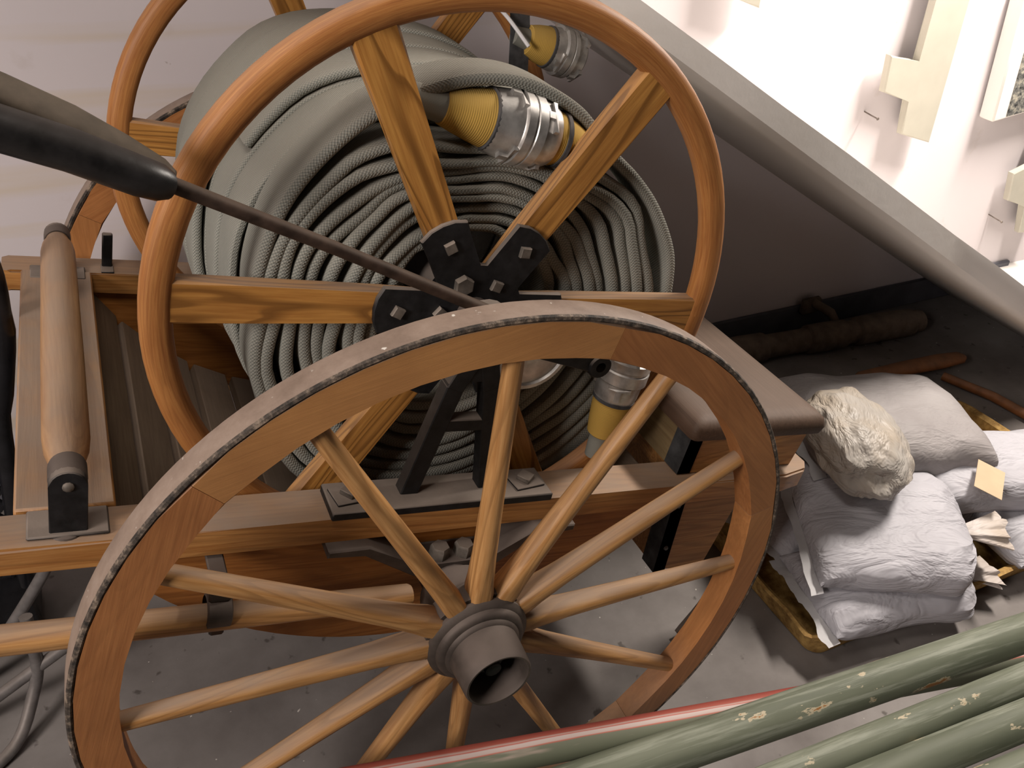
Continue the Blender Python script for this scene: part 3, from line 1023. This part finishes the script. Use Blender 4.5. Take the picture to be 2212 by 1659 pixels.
def coupling(p0, p1, R, double, label=None, spin=0.0):
    """aluminium claw coupling on an axis p0 -> p1, bound to the hose with a yellow cord sleeve"""
    mm, L = axis_mat(p0, p1)
    mm = mm @ Matrix.Rotation(spin, 4, 'X')
    bm = BM()
    if double:
        a0, a1 = 0.43 * L, 0.77 * L
        prof = [(0.72 * R, a0 - 0.012), (0.86 * R, a0 - 0.010), (0.97 * R, a0 + 0.10 * L), (1.0 * R, a0 + 0.105 * L), (1.06 * R, a0 + 0.11 * L), (1.06 * R, a0 + 0.155 * L),
                (1.02 * R, a0 + 0.16 * L), (1.02 * R, a0 + 0.17 * L), (1.05 * R, a0 + 0.175 * L), (1.05 * R, a0 + 0.225 * L), (0.98 * R, a0 + 0.23 * L), (0.93 * R, a1 - 0.01), (0.84 * R, a1), (0.6 * R, a1)]
        lugs = [(a0 + 0.03 * L, a0 + 0.105 * L), (a1 - 0.11 * L, a1 - 0.05 * L)]
    else:
        a0, a1 = 0.48 * L, L
        prof = [(0.72 * R, a0 - 0.006), (0.84 * R, a0 - 0.004), (0.90 * R, a0 + 0.02 * L), (0.92 * R, a0 + 0.13 * L), (0.98 * R, a0 + 0.14 * L), (1.04 * R, a0 + 0.15 * L), (1.04 * R, a0 + 0.24 * L),
                (0.98 * R, a0 + 0.25 * L), (0.98 * R, a0 + 0.26 * L), (1.03 * R, a0 + 0.27 * L), (1.03 * R, a0 + 0.33 * L), (0.90 * R, a0 + 0.34 * L), (0.90 * R, a1 - 0.004), (0.8 * R, a1), (0.5 * R, a1 - 0.012)]
        lugs = [(a0 + 0.02 * L, a0 + 0.14 * L), (a1 - 0.16 * L, a1 - 0.02 * L)]
    lathe(bm, prof, 40, 'x', mm)
    o = obj('coupling', bm, M['alu'], hose)
    if label:
        o['label'] = label
    for l0, l1 in lugs:
        for q in range(3):
            rm = mm @ Matrix.Rotation(2 * pi * q / 3 + (0.5 if l0 > a0 + 0.1 * L else 0), 4, 'X')
            bm = BM()
            T = [(l0, -0.10), (l1 - 0.006, -0.10), (l1 - 0.006, -0.45), (l1, -0.45), (l1, 0.45), (l1 - 0.006, 0.45), (l1 - 0.006, 0.10), (l0, 0.10)]
            lo = [bm.verts.new(rm @ Vector((x, y * R, 0.82 * R))) for x, y in T]
            hi = [bm.verts.new(rm @ Vector((x, y * R, (1.04 if abs(y) < 0.3 else 0.97) * R))) for x, y in T]
            bm.faces.new(lo[::-1])
            bm.faces.new(hi)
            for i in range(8):
                bm.faces.new((lo[i], lo[(i + 1) % 8], hi[(i + 1) % 8], hi[i]))
            obj('lug', bm, M['alu'], o, smooth=False)
    if double:
        sl = [[(0.38 * R, 0.14 * L), (0.50 * R, 0.15 * L), (0.60 * R, 0.22 * L), (0.72 * R, 0.32 * L), (0.80 * R, 0.39 * L), (0.82 * R, a0)],
              [(0.80 * R, a1 - 0.003), (0.76 * R, a1 + 0.05 * L), (0.62 * R, a1 + 0.14 * L), (0.44 * R, 1.0 * L), (0.36 * R, 1.01 * L)]]
    else:
        sl = [[(0.46 * R, 0.10 * L), (0.60 * R, 0.12 * L), (0.72 * R, 0.25 * L), (0.80 * R, 0.38 * L), (0.82 * R, a0)]]
    for pf in sl:
        bm = BM()
        uv_lathe(bm, pf, 32, mm)
        obj('yellow_sleeve', bm, M['yellow'], o)
    for t in ((0.385 * L, 0.815 * L) if double else (0.43 * L,)):
        bm = BM()
        rr = 0.825 * R if t < 0.6 * L else 0.765 * R
        lathe(bm, [(rr - 0.002, t), (rr + 0.002, t + 0.001), (rr + 0.002, t + 0.007), (rr - 0.002, t + 0.008)], 32, 'x', mm)
        obj('binding_wire', bm, M['grey_cloth'], o)
    bm = BM()
    uv_lathe(bm, [(0.36 * R, -0.10 * L), (0.40 * R, 0.0), (0.46 * R, 0.16 * L)], 24, mm)
    obj('hose_neck', bm, M['hose'], o)
    return o


coupling((-0.130, 0.284, 0.672), (0.124, 0.282, 0.640), 0.0475, True, 'pair of aluminium couplings joined between two hose layers', 0.3)
coupling((0.276, 0.222, 0.165), (0.279, 0.222, 0.378), 0.040, False, 'aluminium coupling hanging at the tail side of the reel', 1.0)
o3 = coupling((0.207, 0.70, 0.706), (0.332, 0.70, 0.690), 0.042, False, 'aluminium coupling in the shade at the far top of the reel', 2.0)
# end cap of a coupling in the middle of the roll, facing out
bm = BM()
mm, _ = axis_mat((0.090, 0.2145, 0.354), (0.092, 0.18, 0.352))
lathe(bm, [(0.058, 0.0), (0.062, 0.001), (0.063, 0.004), (0.063, 0.012), (0.060, 0.016), (0.054, 0.016), (0.052, 0.012), (0.045, 0.012), (0.034, 0.015), (0.012, 0.016)], 40, 'x', mm)
co = obj('coupling', bm, M['alu'], hose)
co['label'] = 'aluminium coupling face pressed into the centre of the roll'
# strap and cord that hold the far coupling to the far rim
bm = BM()
pth = catmull([(0.20, 0.72, 0.765), (0.205, 0.70, 0.715), (0.212, 0.69, 0.66), (0.222, 0.68, 0.60)], 5)
rings = [[bm.verts.new(p + Vector((sx * 0.019, sy * 0.0015, 0))) for sx, sy in ((-1, -1), (1, -1), (1, 1), (-1, 1))] for p in pth]
for a, b in zip(rings, rings[1:]):
    for i in range(4):
        bm.faces.new((a[i], a[(i + 1) % 4], b[(i + 1) % 4], b[i]))
bm.faces.new(rings[0][::-1])
bm.faces.new(rings[-1])
obj('strap', bm, M['grey_cloth'], hose)
bm = BM()
tube(bm, catmull([(0.13, 0.705, 0.76), (0.17, 0.69, 0.735), (0.205, 0.655, 0.70)], 5), 0.0035, 8)
obj('cord', bm, M['hem'], hose)


# ------------------------------------------------------------------ world-frame points from cart coordinates
def wp(x, y, z):
    s, c = 0.2164, 0.9763
    return Vector((c * x + s * z, y, -s * x + c * z + 0.524))


# long iron draw handle leaning across the reel
dh = thing('iron_draw_handle', 'black iron draw handle, thin rod with a thick looped grip, lying across the reel', 'handle', wp(-0.06, 0.145, 0.46))
off = -dh.location
bm = BM()
tube(bm, [wp(-0.035, 0.146, 0.452) + off, wp(-0.25, 0.143, 0.529) + off, wp(-0.437, 0.136, 0.5935) + off], [0.0085, 0.008, 0.0085], 14)
obj('rod', bm, M['rod_iron'], dh)
bm = BM()
front = [wp(-0.4235, 0.134, 0.5885), wp(-0.425, 0.132, 0.589), wp(-0.433, 0.130, 0.5915), wp(-0.452, 0.128, 0.597), wp(-0.511, 0.128, 0.616), wp(-0.565, 0.128, 0.629), wp(-0.80, 0.128, 0.685), wp(-1.05, 0.128, 0.742)]
tube(bm, [p + off for p in front], [0.008, 0.0145, 0.0185, 0.0198, 0.0205, 0.021, 0.021, 0.021], 20)
obj('grip', bm, M['gloss_iron'], dh)
bm = BM()
bk = [wp(-0.4225, 0.141, 0.5900), wp(-0.424, 0.144, 0.5912), wp(-0.434, 0.152, 0.5955), wp(-0.466, 0.164, 0.609), wp(-0.51, 0.168, 0.630), wp(-0.565, 0.170, 0.651), wp(-0.80, 0.172, 0.732), wp(-1.05, 0.175, 0.815)]
tube(bm, [p + off for p in bk], [(0.008, 0.006), (0.010, 0.012), (0.011, 0.017), (0.010, 0.020), (0.010, 0.020), (0.010, 0.019), (0.010, 0.019), (0.010, 0.019)], 16)
obj('back_plate', bm, M['plate_iron'], dh)

# wooden pole clipped below the rail
pl = thing('wooden_pole', 'round pale wooden pole slung below the near rail of the cart', 'pole', wp(-0.35, 0.09, 0.04))
off = -pl.location
bm = BM()
mm, L = axis_mat(wp(-1.0, 0.09, 0.055) + off, wp(-0.075, 0.09, 0.012) + off)
lathe(bm, [(0.016, 0), (0.018, 0.004), (0.0185, 0.3), (0.0185, 0.7), (0.017, L - 0.004), (0.015, L)], 24, 'x')
o = obj('shaft', bm, M['wood_spoke'], pl)
o.matrix_local = mm
bm = BM()
mm2, _ = axis_mat((-0.362, 0.09, 0.039), (-0.330, 0.09, 0.0376))
lathe(bm, [(0.0195, 0.0), (0.0235, 0.002), (0.0235, 0.030), (0.0195, 0.032)], 20, 'x', mm2, cap=False)
box(bm, (-0.36, 0.0805, 0.058), (-0.331, 0.0995, 0.082), 0.003)
box(bm, (-0.357, 0.084, 0.078), (-0.334, 0.165, 0.084), 0.002)
box(bm, (-0.355, 0.084, -0.006), (-0.336, 0.096, 0.018), 0.003)
obj('pole_clip', bm, M['hub_iron'], cart)

# ------------------------------------------------------------------ poles in the foreground, lying on two low trestles
def pole(name, p0, p1, r0, r1, mat, label):
    mm, L = axis_mat(p0, p1)
    bm = BM()
    n = 14
    prof = [(r0 - 0.004, 0), (r0, 0.004)] + [(r0 + (r1 - r0) * i / n, L * i / n) for i in range(1, n)] + [(r1, L - 0.004), (r1 - 0.004, L)]
    lathe(bm, prof, 28, 'x')
    o = obj(name, bm, mat)
    o.matrix_world = mm
    return tag(o, label, 'pole', 'painted poles in the foreground')


def ext(a, b, t0, t1):
    a, b = Vector(a), Vector(b)
    return a + (b - a) * t0, a + (b - a) * t1


PZ = 0.345
P = [('painted_pole', (-0.185, -0.068, 0.39), (0.955, -0.206, 0.235), -0.3, 2.68, 0.0235, 0.0245, 'red_pole', 'red and white striped pole with a green underside, farthest of the foreground poles'),
     ('painted_pole', (0.263, -0.174, PZ), (0.956, -0.222, PZ), -1.2, 1.8, 0.031, 0.033, 'green_pole', 'thick chipped green pole crossing over the red striped pole'),
     ('painted_pole', (0.367, -0.270, PZ - 0.002), (0.869, -0.290, PZ - 0.002), -1.6, 2.2, 0.025, 0.026, 'green_pole', 'green pole with a small nail hole, third from the wheel'),
     ('painted_pole', (0.544, -0.330, PZ - 0.002), (0.825, -0.345, PZ - 0.002), -3.0, 4.0, 0.029, 0.030, 'green_pole', 'green pole, second from the lower right corner of the photo'),
     ('painted_pole', (0.618, -0.400, PZ - 0.002), (0.764, -0.408, PZ - 0.002), -6.0, 7.0, 0.029, 0.030, 'green_pole', 'green pole in the lower right corner, nearest to the viewer')]
for nm, a, b, t0, t1, r0, r1, mt, lab in P:
    q0, q1 = ext(a, b, t0, t1)
    pole(nm, q0, q1, r0, r1, M[mt], lab)

# ------------------------------------------------------------------ tray and sacks
tray = thing('fibre_tray', 'shallow yellow-brown fibre tray with a wavy rim under the white sacks', 'tray', (1.28, 0.33, 0))
bm = BM()
TX0, TX1, TY0, TY1 = 0.805 - 1.28, 1.86 - 1.28, 0.045 - 0.33, 0.62 - 0.33
rings = []
per = []
for cx_, cy_, a0 in ((TX1 - .05, TY1 - .05, 0), (TX0 + .05, TY1 - .05, 90), (TX0 + .05, TY0 + .05, 180), (TX1 - .05, TY0 + .05, 270)):
    for j in range(7):
        a = radians(a0 + 15 * j)
        per.append((cx_, cy_, cos(a), sin(a)))
    nxt = {0: (TX0 + .05, TY1 - .05), 90: (TX0 + .05, TY0 + .05), 180: (TX1 - .05, TY0 + .05), 270: (TX1 - .05, TY1 - .05)}[a0]
    for j in range(1, 8):
        f = j / 8
        a = radians(a0 + 90)
        per.append((cx_ + (nxt[0] - cx_) * f, cy_ + (nxt[1] - cy_) * f, cos(a), sin(a)))
for z, ex in ((0.001, 0.025), (0.004, 0.034), (0.030, 0.042), (0.052, 0.046), (0.062, 0.052), (0.064, 0.044), (0.056, 0.032), (0.030, 0.026), (0.014, 0.018), (0.010, 0.0)):
    ring = []
    for i, (cx_, cy_, dx, dy) in enumerate(per):
        w = 0.010 * noise.noise(Vector((cx_ * 9 + dx, cy_ * 9 + dy, 1.0))) if z > 0.02 else 0
        ring.append(bm.verts.new((cx_ + dx * (ex + w), cy_ + dy * (ex + w), z + (0.014 * noise.noise(Vector((cx_ * 7, cy_ * 7 + dy, 5.0))) if z > 0.045 else 0))))
    rings.append(ring)
n = len(per)
for a, b in zip(rings, rings[1:]):
    for i in range(n):
        bm.faces.new((a[i], a[(i + 1) % n], b[(i + 1) % n], b[i]))
bm.faces.new(rings[0][::-1])
bm.faces.new(rings[-1])
obj('tray_body', bm, M['tray'], tray)


def sack(label, loc, yaw, L, Wd, H, hem=True, tie=True, seed=0, mat='sack', tilt=(0, 0), hemdrop=0.0, frill=(0.09, 0.055, 0.0), flat_end=0.02, group='filled sacks on the tray', name='sack', cat='sack'):
    """x from the sewn flat end (0) to the tied neck (L)"""
    t = thing(name, label, cat, loc, (tilt[0], tilt[1], yaw), group)
    bm = BM()
    nu, nv = 34, 40
    rings = []
    for i in range(nu + 1):
        u = i / nu
        x = u * L
        # width and height along the length
        if tie:
            we = min(1.0, ((1 - u) / 0.20)) if u > 0.80 else 1.0
            we = sqrt(max(0, 1 - (1 - we) ** 2)) * 0.96 + 0.04
        else:
            we = 1.0 if u < 0.93 else sqrt(max(0.0, 1 - ((u - 0.93) / 0.07) ** 2)) * 0.15 + 0.85
        he = min(1.0, u / 0.24)
        he = sqrt(max(0, 1 - (1 - he) ** 2))
        if not tie:
            h2 = min(1.0, (1 - u) / 0.24)
            he *= sqrt(max(0, 1 - (1 - h2) ** 2))
        w, h = Wd / 2 * we * (1.0 - 0.06 * he), H / 2 * max(0.05, he * (we if tie else 1))
        ring = []
        for k2 in range(nv):
            a = 2 * pi * k2 / nv
            c_, s_ = cos(a), sin(a)
            e = 2 / 2.7
            y = w * math.copysign(abs(c_) ** e, c_)
            z = h * math.copysign(abs(s_) ** e, s_)
            if z < -h * 0.86:
                z = -h * 0.86
            p = Vector((x * 7, y * 9, z * 9 + seed * 5.3))
            d = noise.noise(p) * 0.012 + noise.noise(p * 2.7) * 0.006
            # folds that run towards the seam and the neck
            d += 0.006 * sin(k2 * 1.9 + seed) * (1 - min(1, u / 0.35)) * (0.3 + 0.7 * abs(noise.noise(p * 0.7)))
            if tie:
                d += 0.006 * sin(k2 * 2.7 + seed) * max(0, (u - 0.72) / 0.28)
            sc = (1 if s_ > -0.5 else 0.3) * min(1, he + 0.15)
            ring.append(bm.verts.new((x + 0.006 * noise.noise(p * 1.3), y + d * c_ * sc, z + d * s_ * sc + H / 2 * 0.86 + hemdrop * (1 - u) ** 3)))
        rings.append(ring)
    for a, b in zip(rings, rings[1:]):
        for k2 in range(nv):
            bm.faces.new((a[k2], a[(k2 + 1) % nv], b[(k2 + 1) % nv], b[k2]))
    bm.faces.new(rings[0][::-1])
    bm.faces.new(rings[-1])
    obj('sack_body', bm, M[mat], t)
    zc = H / 2 * 0.86
    if hem:
        bm = BM()
        top, bot = [], []
        nn = 26
        for i in range(nn + 1):
            f = i / nn
            y = (f - 0.5) * Wd * 1.06
            p = Vector((f * 6, seed, 2.0))
            zz = zc + hemdrop + 0.010 * noise.noise(p) - 0.012 * (2 * f - 1) ** 2
            xx = -0.012 + 0.010 * noise.noise(p * 1.3)
            top.append(Vector((0.010, y * 0.97, zz)))
            bot.append(Vector((xx - flat_end * 0.5, y, zz - 0.004 + 0.006 * noise.noise(p * 3))))
        a = [bm.verts.new(p) for p in top]
        b = [bm.verts.new(p) for p in bot]
        for i in range(nn):
            bm.faces.new((a[i], a[i + 1], b[i + 1], b[i]))
        bmesh.ops.solidify(bm, geom=bm.faces[:], thickness=0.0022)
        obj('hem', bm, M['hem'], t)
    if tie:
        fl_len, fl_w, fz = frill
        bm = BM()
        rings = []
        nn = 48
        for i in range(9):
            f = i / 8
            x = L - 0.012 + fl_len * f
            r = 0.012 + (fl_w - 0.012) * f ** 0.9
            ring = []
            for k2 in range(nn):
                a = 2 * pi * k2 / nn
                rr = r * (1 + 0.28 * f * sin(k2 * pi * 14 / nn * 1.0 + seed) + 0.15 * noise.noise(Vector((cos(a) * 2, sin(a) * 2, seed + f))))
                ring.append(bm.verts.new((x + 0.010 * f * noise.noise(Vector((cos(a) * 3, sin(a) * 3, seed))), rr * cos(a), zc * 0.9 + rr * sin(a) * 0.42 + fz * f)))
            rings.append(ring)
        for a, b in zip(rings, rings[1:]):
            for k2 in range(nn):
                bm.faces.new((a[k2], a[(k2 + 1) % nn], b[(k2 + 1) % nn], b[k2]))
        obj('frill', bm, M['sack_tie'], t)
        bm = BM()
        lathe(bm, [(0.015, L - 0.014), (0.0165, L - 0.010), (0.0165, L - 0.004), (0.015, L)], 16, 'x', Matrix.Translation((0, 0, zc * 0.9)))
        obj('tie_wire', bm, M['grey_cloth'], t)
    return t


Z0 = 0.012
sack('white sack in the tray front, lowest, with its sewn edge over the tray corner', (0.858, 0.150, Z0 + 0.022), radians(-10), 0.40, 0.240, 0.105, seed=1, hemdrop=0.010, frill=(0.10, 0.045, -0.015))
sack('white sack end peeking out under the big sack beside the wheel', (0.878, 0.345, Z0 + 0.03), radians(8), 0.40, 0.20, 0.105, seed=2, tie=False, hemdrop=0.0)
sack('white sack lying low at the right edge, its flank below the buff tag', (1.40, 0.150, Z0 + 0.015), radians(-2), 0.42, 0.24, 0.125, seed=3, hem=False, tie=False)
sack('white sack at the tray back, mostly hidden under the grey sack', (1.05, 0.555, Z0 + 0.005), radians(-8), 0.52, 0.26, 0.14, seed=4, tie=False)
sack('big white sack on top with a bright white hem hanging down its left end', (0.925, 0.285, 0.122), radians(-26), 0.375, 0.37, 0.120, seed=5, hemdrop=0.004, tilt=(0.10, 0.0), frill=(0.10, 0.045, 0.01))
sack('long white sack behind the buff tag at the right edge', (1.27, 0.315, 0.122), radians(-16), 0.56, 0.25, 0.120, seed=6, hem=True, tie=False)
sack('grey sack on top of the heap, deep under the stairs', (1.065, 0.51, 0.165), radians(-17), 0.47, 0.37, 0.160, seed=7, mat='sack_shaded', tie=False, hemdrop=0.02)

# crumpled beige plastic bag over the front of the grey sack
bm = BM()
nu, nv = 44, 72
rings = []
for i in range(nu + 1):
    th = pi * i / nu
    ring = []
    for k2 in range(nv):
        a = 2 * pi * k2 / nv
        d = Vector((sin(th) * cos(a), sin(th) * sin(a), cos(th)))
        q = d * 2.2
        r = 1 + 0.14 * noise.noise(q * 0.8 + Vector((3, 1, 2))) + 0.13 * (0.2 - abs(noise.noise(q * 1.1 + Vector((1, 7, 3))))) + 0.03 * noise.noise(q * 3.0)
        if th > 1.9:      # loose gathered lower edge
            r *= 1 + 0.10 * (th - 1.9) * (1 + 0.5 * sin(a * 9 + 2 * noise.noise(q)))
        x, y, z = d.x * 0.165 * r, d.y * 0.128 * r, d.z * 0.085 * r
        if z < -0.045:
            z = -0.045 + (z + 0.045) * 0.25
        # loose gathered skirt on the viewer's side
        ring.append(bm.verts.new((x, y, z)))
    rings.append(ring)
for a, b in zip(rings, rings[1:]):
    for k2 in range(nv):
        bm.faces.new((a[k2], a[(k2 + 1) % nv], b[(k2 + 1) % nv], b[k2]))
bmesh.ops.remove_doubles(bm, verts=bm.verts, dist=0.0004)
bag = obj('plastic_bag', bm, M['bag'], None, (1.085, 0.335, 0.322), (0.35, 0.0, radians(62)))
tag(bag, 'crumpled beige plastic bag slumped over the grey sack beside the toolbox lid', 'bag')

# buff tag
bm = BM()
box(bm, (-0.048, -0.033, 0), (0.048, 0.033, 0.0012))
tg = obj('paper_tag', bm, M['card'], None, (1.372, 0.172, 0.246), (0.25, -0.12, radians(38)), smooth=False)
tag(tg, 'buff paper tag stuck behind the tied neck of a white sack', 'tag')

# ------------------------------------------------------------------ things in the dark under the stairs
pp = thing('wrapped_pipe', 'dark wrapped pipe with collars lying along the wall in the dark under the stairs', 'pipe', (1.70, 1.07, 0.05))
mm, L = axis_mat((-0.42, 0.03, 0.0), (0.42, -0.04, 0.0))
bm = BM()
lathe(bm, [(0.036, 0), (0.04, 0.005), (0.04, L - 0.005), (0.036, L)], 20, 'x', mm)
obj('pipe_core', bm, M['dark_pipe'], pp)
for a, b in ((0.02, 0.20), (0.36, 0.52), (0.56, 0.80)):
    bm = BM()
    lathe(bm, [(0.040, a), (0.049, a + 0.008), (0.050, (a + b) / 2), (0.049, b - 0.008), (0.040, b)], 20, 'x', mm)
    obj('wrapping', bm, M['dark_pipe'], pp)
bm = BM()
mm, L = axis_mat((1.66, 0.845, 0.035), (2.07, 0.79, 0.055))
lathe(bm, [(0.012, 0), (0.022, 0.02), (0.030, L * 0.4), (0.033, L * 0.75), (0.026, L - 0.02), (0.01, L)], 16, 'x', mm @ Matrix.Diagonal((1, 1, 0.6, 1)))
o = obj('wooden_club', bm, M['orange_wood'])
tag(o, 'dark orange wooden club-shaped piece behind the grey sack', 'tool')
bm = BM()
tube(bm, [(1.96, 0.765, 0.02), (2.02, 0.62, 0.02), (2.06, 0.35, 0.02)], [0.014, 0.015, 0.016], 12)
o = obj('wooden_stick', bm, M['orange_wood'])
tag(o, 'thin reddish wooden stick on the floor at the right, under the soffit', 'stick')
bm = BM()
box(bm, (1.70, 1.165, 0.075), (1.78, 1.195, 0.135), 0.01)
tube(bm, [(1.74, 1.175, 0.12), (1.78, 1.12, 0.10), (1.80, 1.10, 0.06), (1.80, 1.09, 0.001)], 0.016, 10)
o = obj('pipe_elbow', bm, M['dark_pipe'])
tag(o, 'dark pipe elbow at the baseboard under the stairs', 'pipe')

# ------------------------------------------------------------------ battens, slab and nails on the stair side wall
YS = 0.65


def batten(name, poly, y0, y1, mat, label, cat, bev=0.004):
    bm = BM()
    prism(bm, poly, y0, y1, bev)
    # fixing blocks back to the wall
    o = obj(name, bm, mat, smooth=False)
    return tag(o, label, cat)


YB0, YB1 = 1.150, 1.176


def block(parent, x0, x1, z0, z1):
    bm = BM()
    box(bm, (x0, YB1, z0), (x1, 1.212, z1))
    return obj('fixing_block', bm, M['cream_paint'], parent, smooth=False)


b1 = [(1.985, 1.85), (1.850, 1.85), (1.868, 1.08), (1.878, 0.914), (1.756, 0.942), (1.768, 0.836), (1.884, 0.803), (1.893, 0.698), (2.028, 0.658), (2.002, 1.08)]
o = batten('notched_batten', b1[::-1], YB0, YB1, M['cream_paint'], 'cream painted notched batten hanging on the bright wall above the stair slab', 'batten')
block(o, 1.92, 1.97, 0.95, 1.02)
block(o, 1.90, 1.95, 1.5, 1.56)
b2 = [(2.66, 1.2), (2.56, 1.2), (2.575, 0.515), (2.497, 0.50), (2.525, 0.395), (2.63, 0.362), (2.66, 0.25), (2.75, 0.24)]
o = batten('notched_batten', b2[::-1], YB0, YB1, M['cream_paint'], 'cream painted batten cut off by the right edge, low on the bright wall', 'batten')
block(o, 2.60, 2.65, 0.55, 0.62)
o = batten('notched_batten', [(1.19, 1.110), (1.247, 1.091), (1.235, 1.9), (1.13, 1.9), (1.14, 1.122)][::-1], YB0, YB1, M['cream_paint'], 'cream batten whose lower end shows at the top edge above the slab', 'batten')
block(o, 1.17, 1.21, 1.4, 1.46)
o = thing('stone_slab', 'grey speckled slab with white edges at the upper right edge', 'slab', (2.285, 1.205, 0.700))
bm = BM()
mm = Matrix.Rotation(-0.13, 4, 'Y')
box(bm, (0.0, -0.060, 0.0), (0.40, 0.0, 0.42), 0.006, mm)
obj('slab_body', bm, M['stair'], o)
k = NT('black_speckled_face', 0.6)
v = k.vec((1, 1, 1))
M['speckle'] = k.col(k.ramp(k.noise(v, 55, 6, 0.7), [(0.38, (0.02, 0.02, 0.02)), (0.5, (0.16, 0.16, 0.15)), (0.62, (0.45, 0.42, 0.34))]))
bm = BM()
box(bm, (0.055, -0.0635, 0.008), (0.39, -0.0601, 0.41), 0.0, mm)
obj('slab_face', bm, M['speckle'], o)
for i, (x, z) in enumerate(((1.775, 0.762), (2.535, 0.318))):
    bm = BM()
    tube(bm, [(x, 1.213, z), (x - 0.004, 1.17, z - 0.002), (x - 0.008, 1.145, z - 0.002)], 0.0022, 8)
    lathe(bm, [(0.001, 0), (0.005, 0.001), (0.004, 0.003)], 8, 'x', axis_mat((x - 0.008, 1.146, z - 0.002), (x - 0.009, 1.14, z - 0.002))[0])
    o = obj('nail', bm, M['nail'])
    tag(o, 'thin nail in the bright wall left of the ' + ('large notched batten' if i == 0 else 'batten at the right edge'), 'nail')

# ------------------------------------------------------------------ chair of black mesh at the left edge
ch = thing('mesh_chair', 'black mesh chair on grey tube legs standing beside the cart at the left edge', 'chair', (-0.80, 0.73, 0))


def chair_edge(z):
    t = [(0.08, 0.12), (0.30, 0.14), (0.60, 0.188), (0.76, 0.232), (0.88, 0.245), (1.0, 0.20)]
    for (a0, r0), (a1, r1) in zip(t, t[1:]):
        if z <= a1:
            return r0 + (r1 - r0) * max(0.0, (z - a0) / (a1 - a0))
    return t[-1][1]


bm = BM()
for i in range(19):
    for s in (1, -1):
        pts = []
        zc = 0.26 + i * 0.034
        for j in range(17):
            f = j / 16
            pts.append((-0.16 + (chair_edge(zc) + 0.15) * f, 0.0 + s * 0.002, zc + s * 0.0165 * sin(f * 26 + (i % 2) * pi) - 0.05 * f))
        tube(bm, pts, 0.0062, 6)
o = obj('mesh_back', bm, M['black_plastic'], ch)
o['kind'] = 'stuff'
bm = BM()
tube(bm, catmull([(chair_edge(z) + 0.006, -0.03, z) for z in (1.0, 0.94, 0.88, 0.76, 0.60, 0.45, 0.30, 0.20)], 4), [0.017] * 12 + [0.021] * 4 + [0.016] * 13, 14)
obj('back_frame', bm, M['black_plastic'], ch)
bm = BM()
box(bm, (-0.20, 0.0, 0.03), (0.125, 0.16, 0.235), 0.02, None, 2)
obj('seat', bm, M['black_plastic'], ch)
for pts in ([(0.225, -0.06, 0.33), (0.175, -0.08, 0.256), (0.078, -0.08, 0.126), (0.005, -0.08, 0.034), (-0.06, -0.08, 0.012)],
            [(0.232, -0.18, 0.180), (0.189, -0.18, 0.155), (0.059, -0.18, 0.078), (-0.02, -0.18, 0.030), (-0.10, -0.18, 0.012)],
            [(0.146, -0.17, 0.25), (0.141, -0.18, 0.184), (0.136, -0.18, 0.133), (0.117, -0.20, 0.080), (0.07, -0.26, 0.02), (-0.02, -0.32, 0.012)]):
    bm = BM()
    tube(bm, catmull([Vector(p) for p in pts], 6), 0.0115, 12)
    obj('leg', bm, M['grey_tube'], ch)
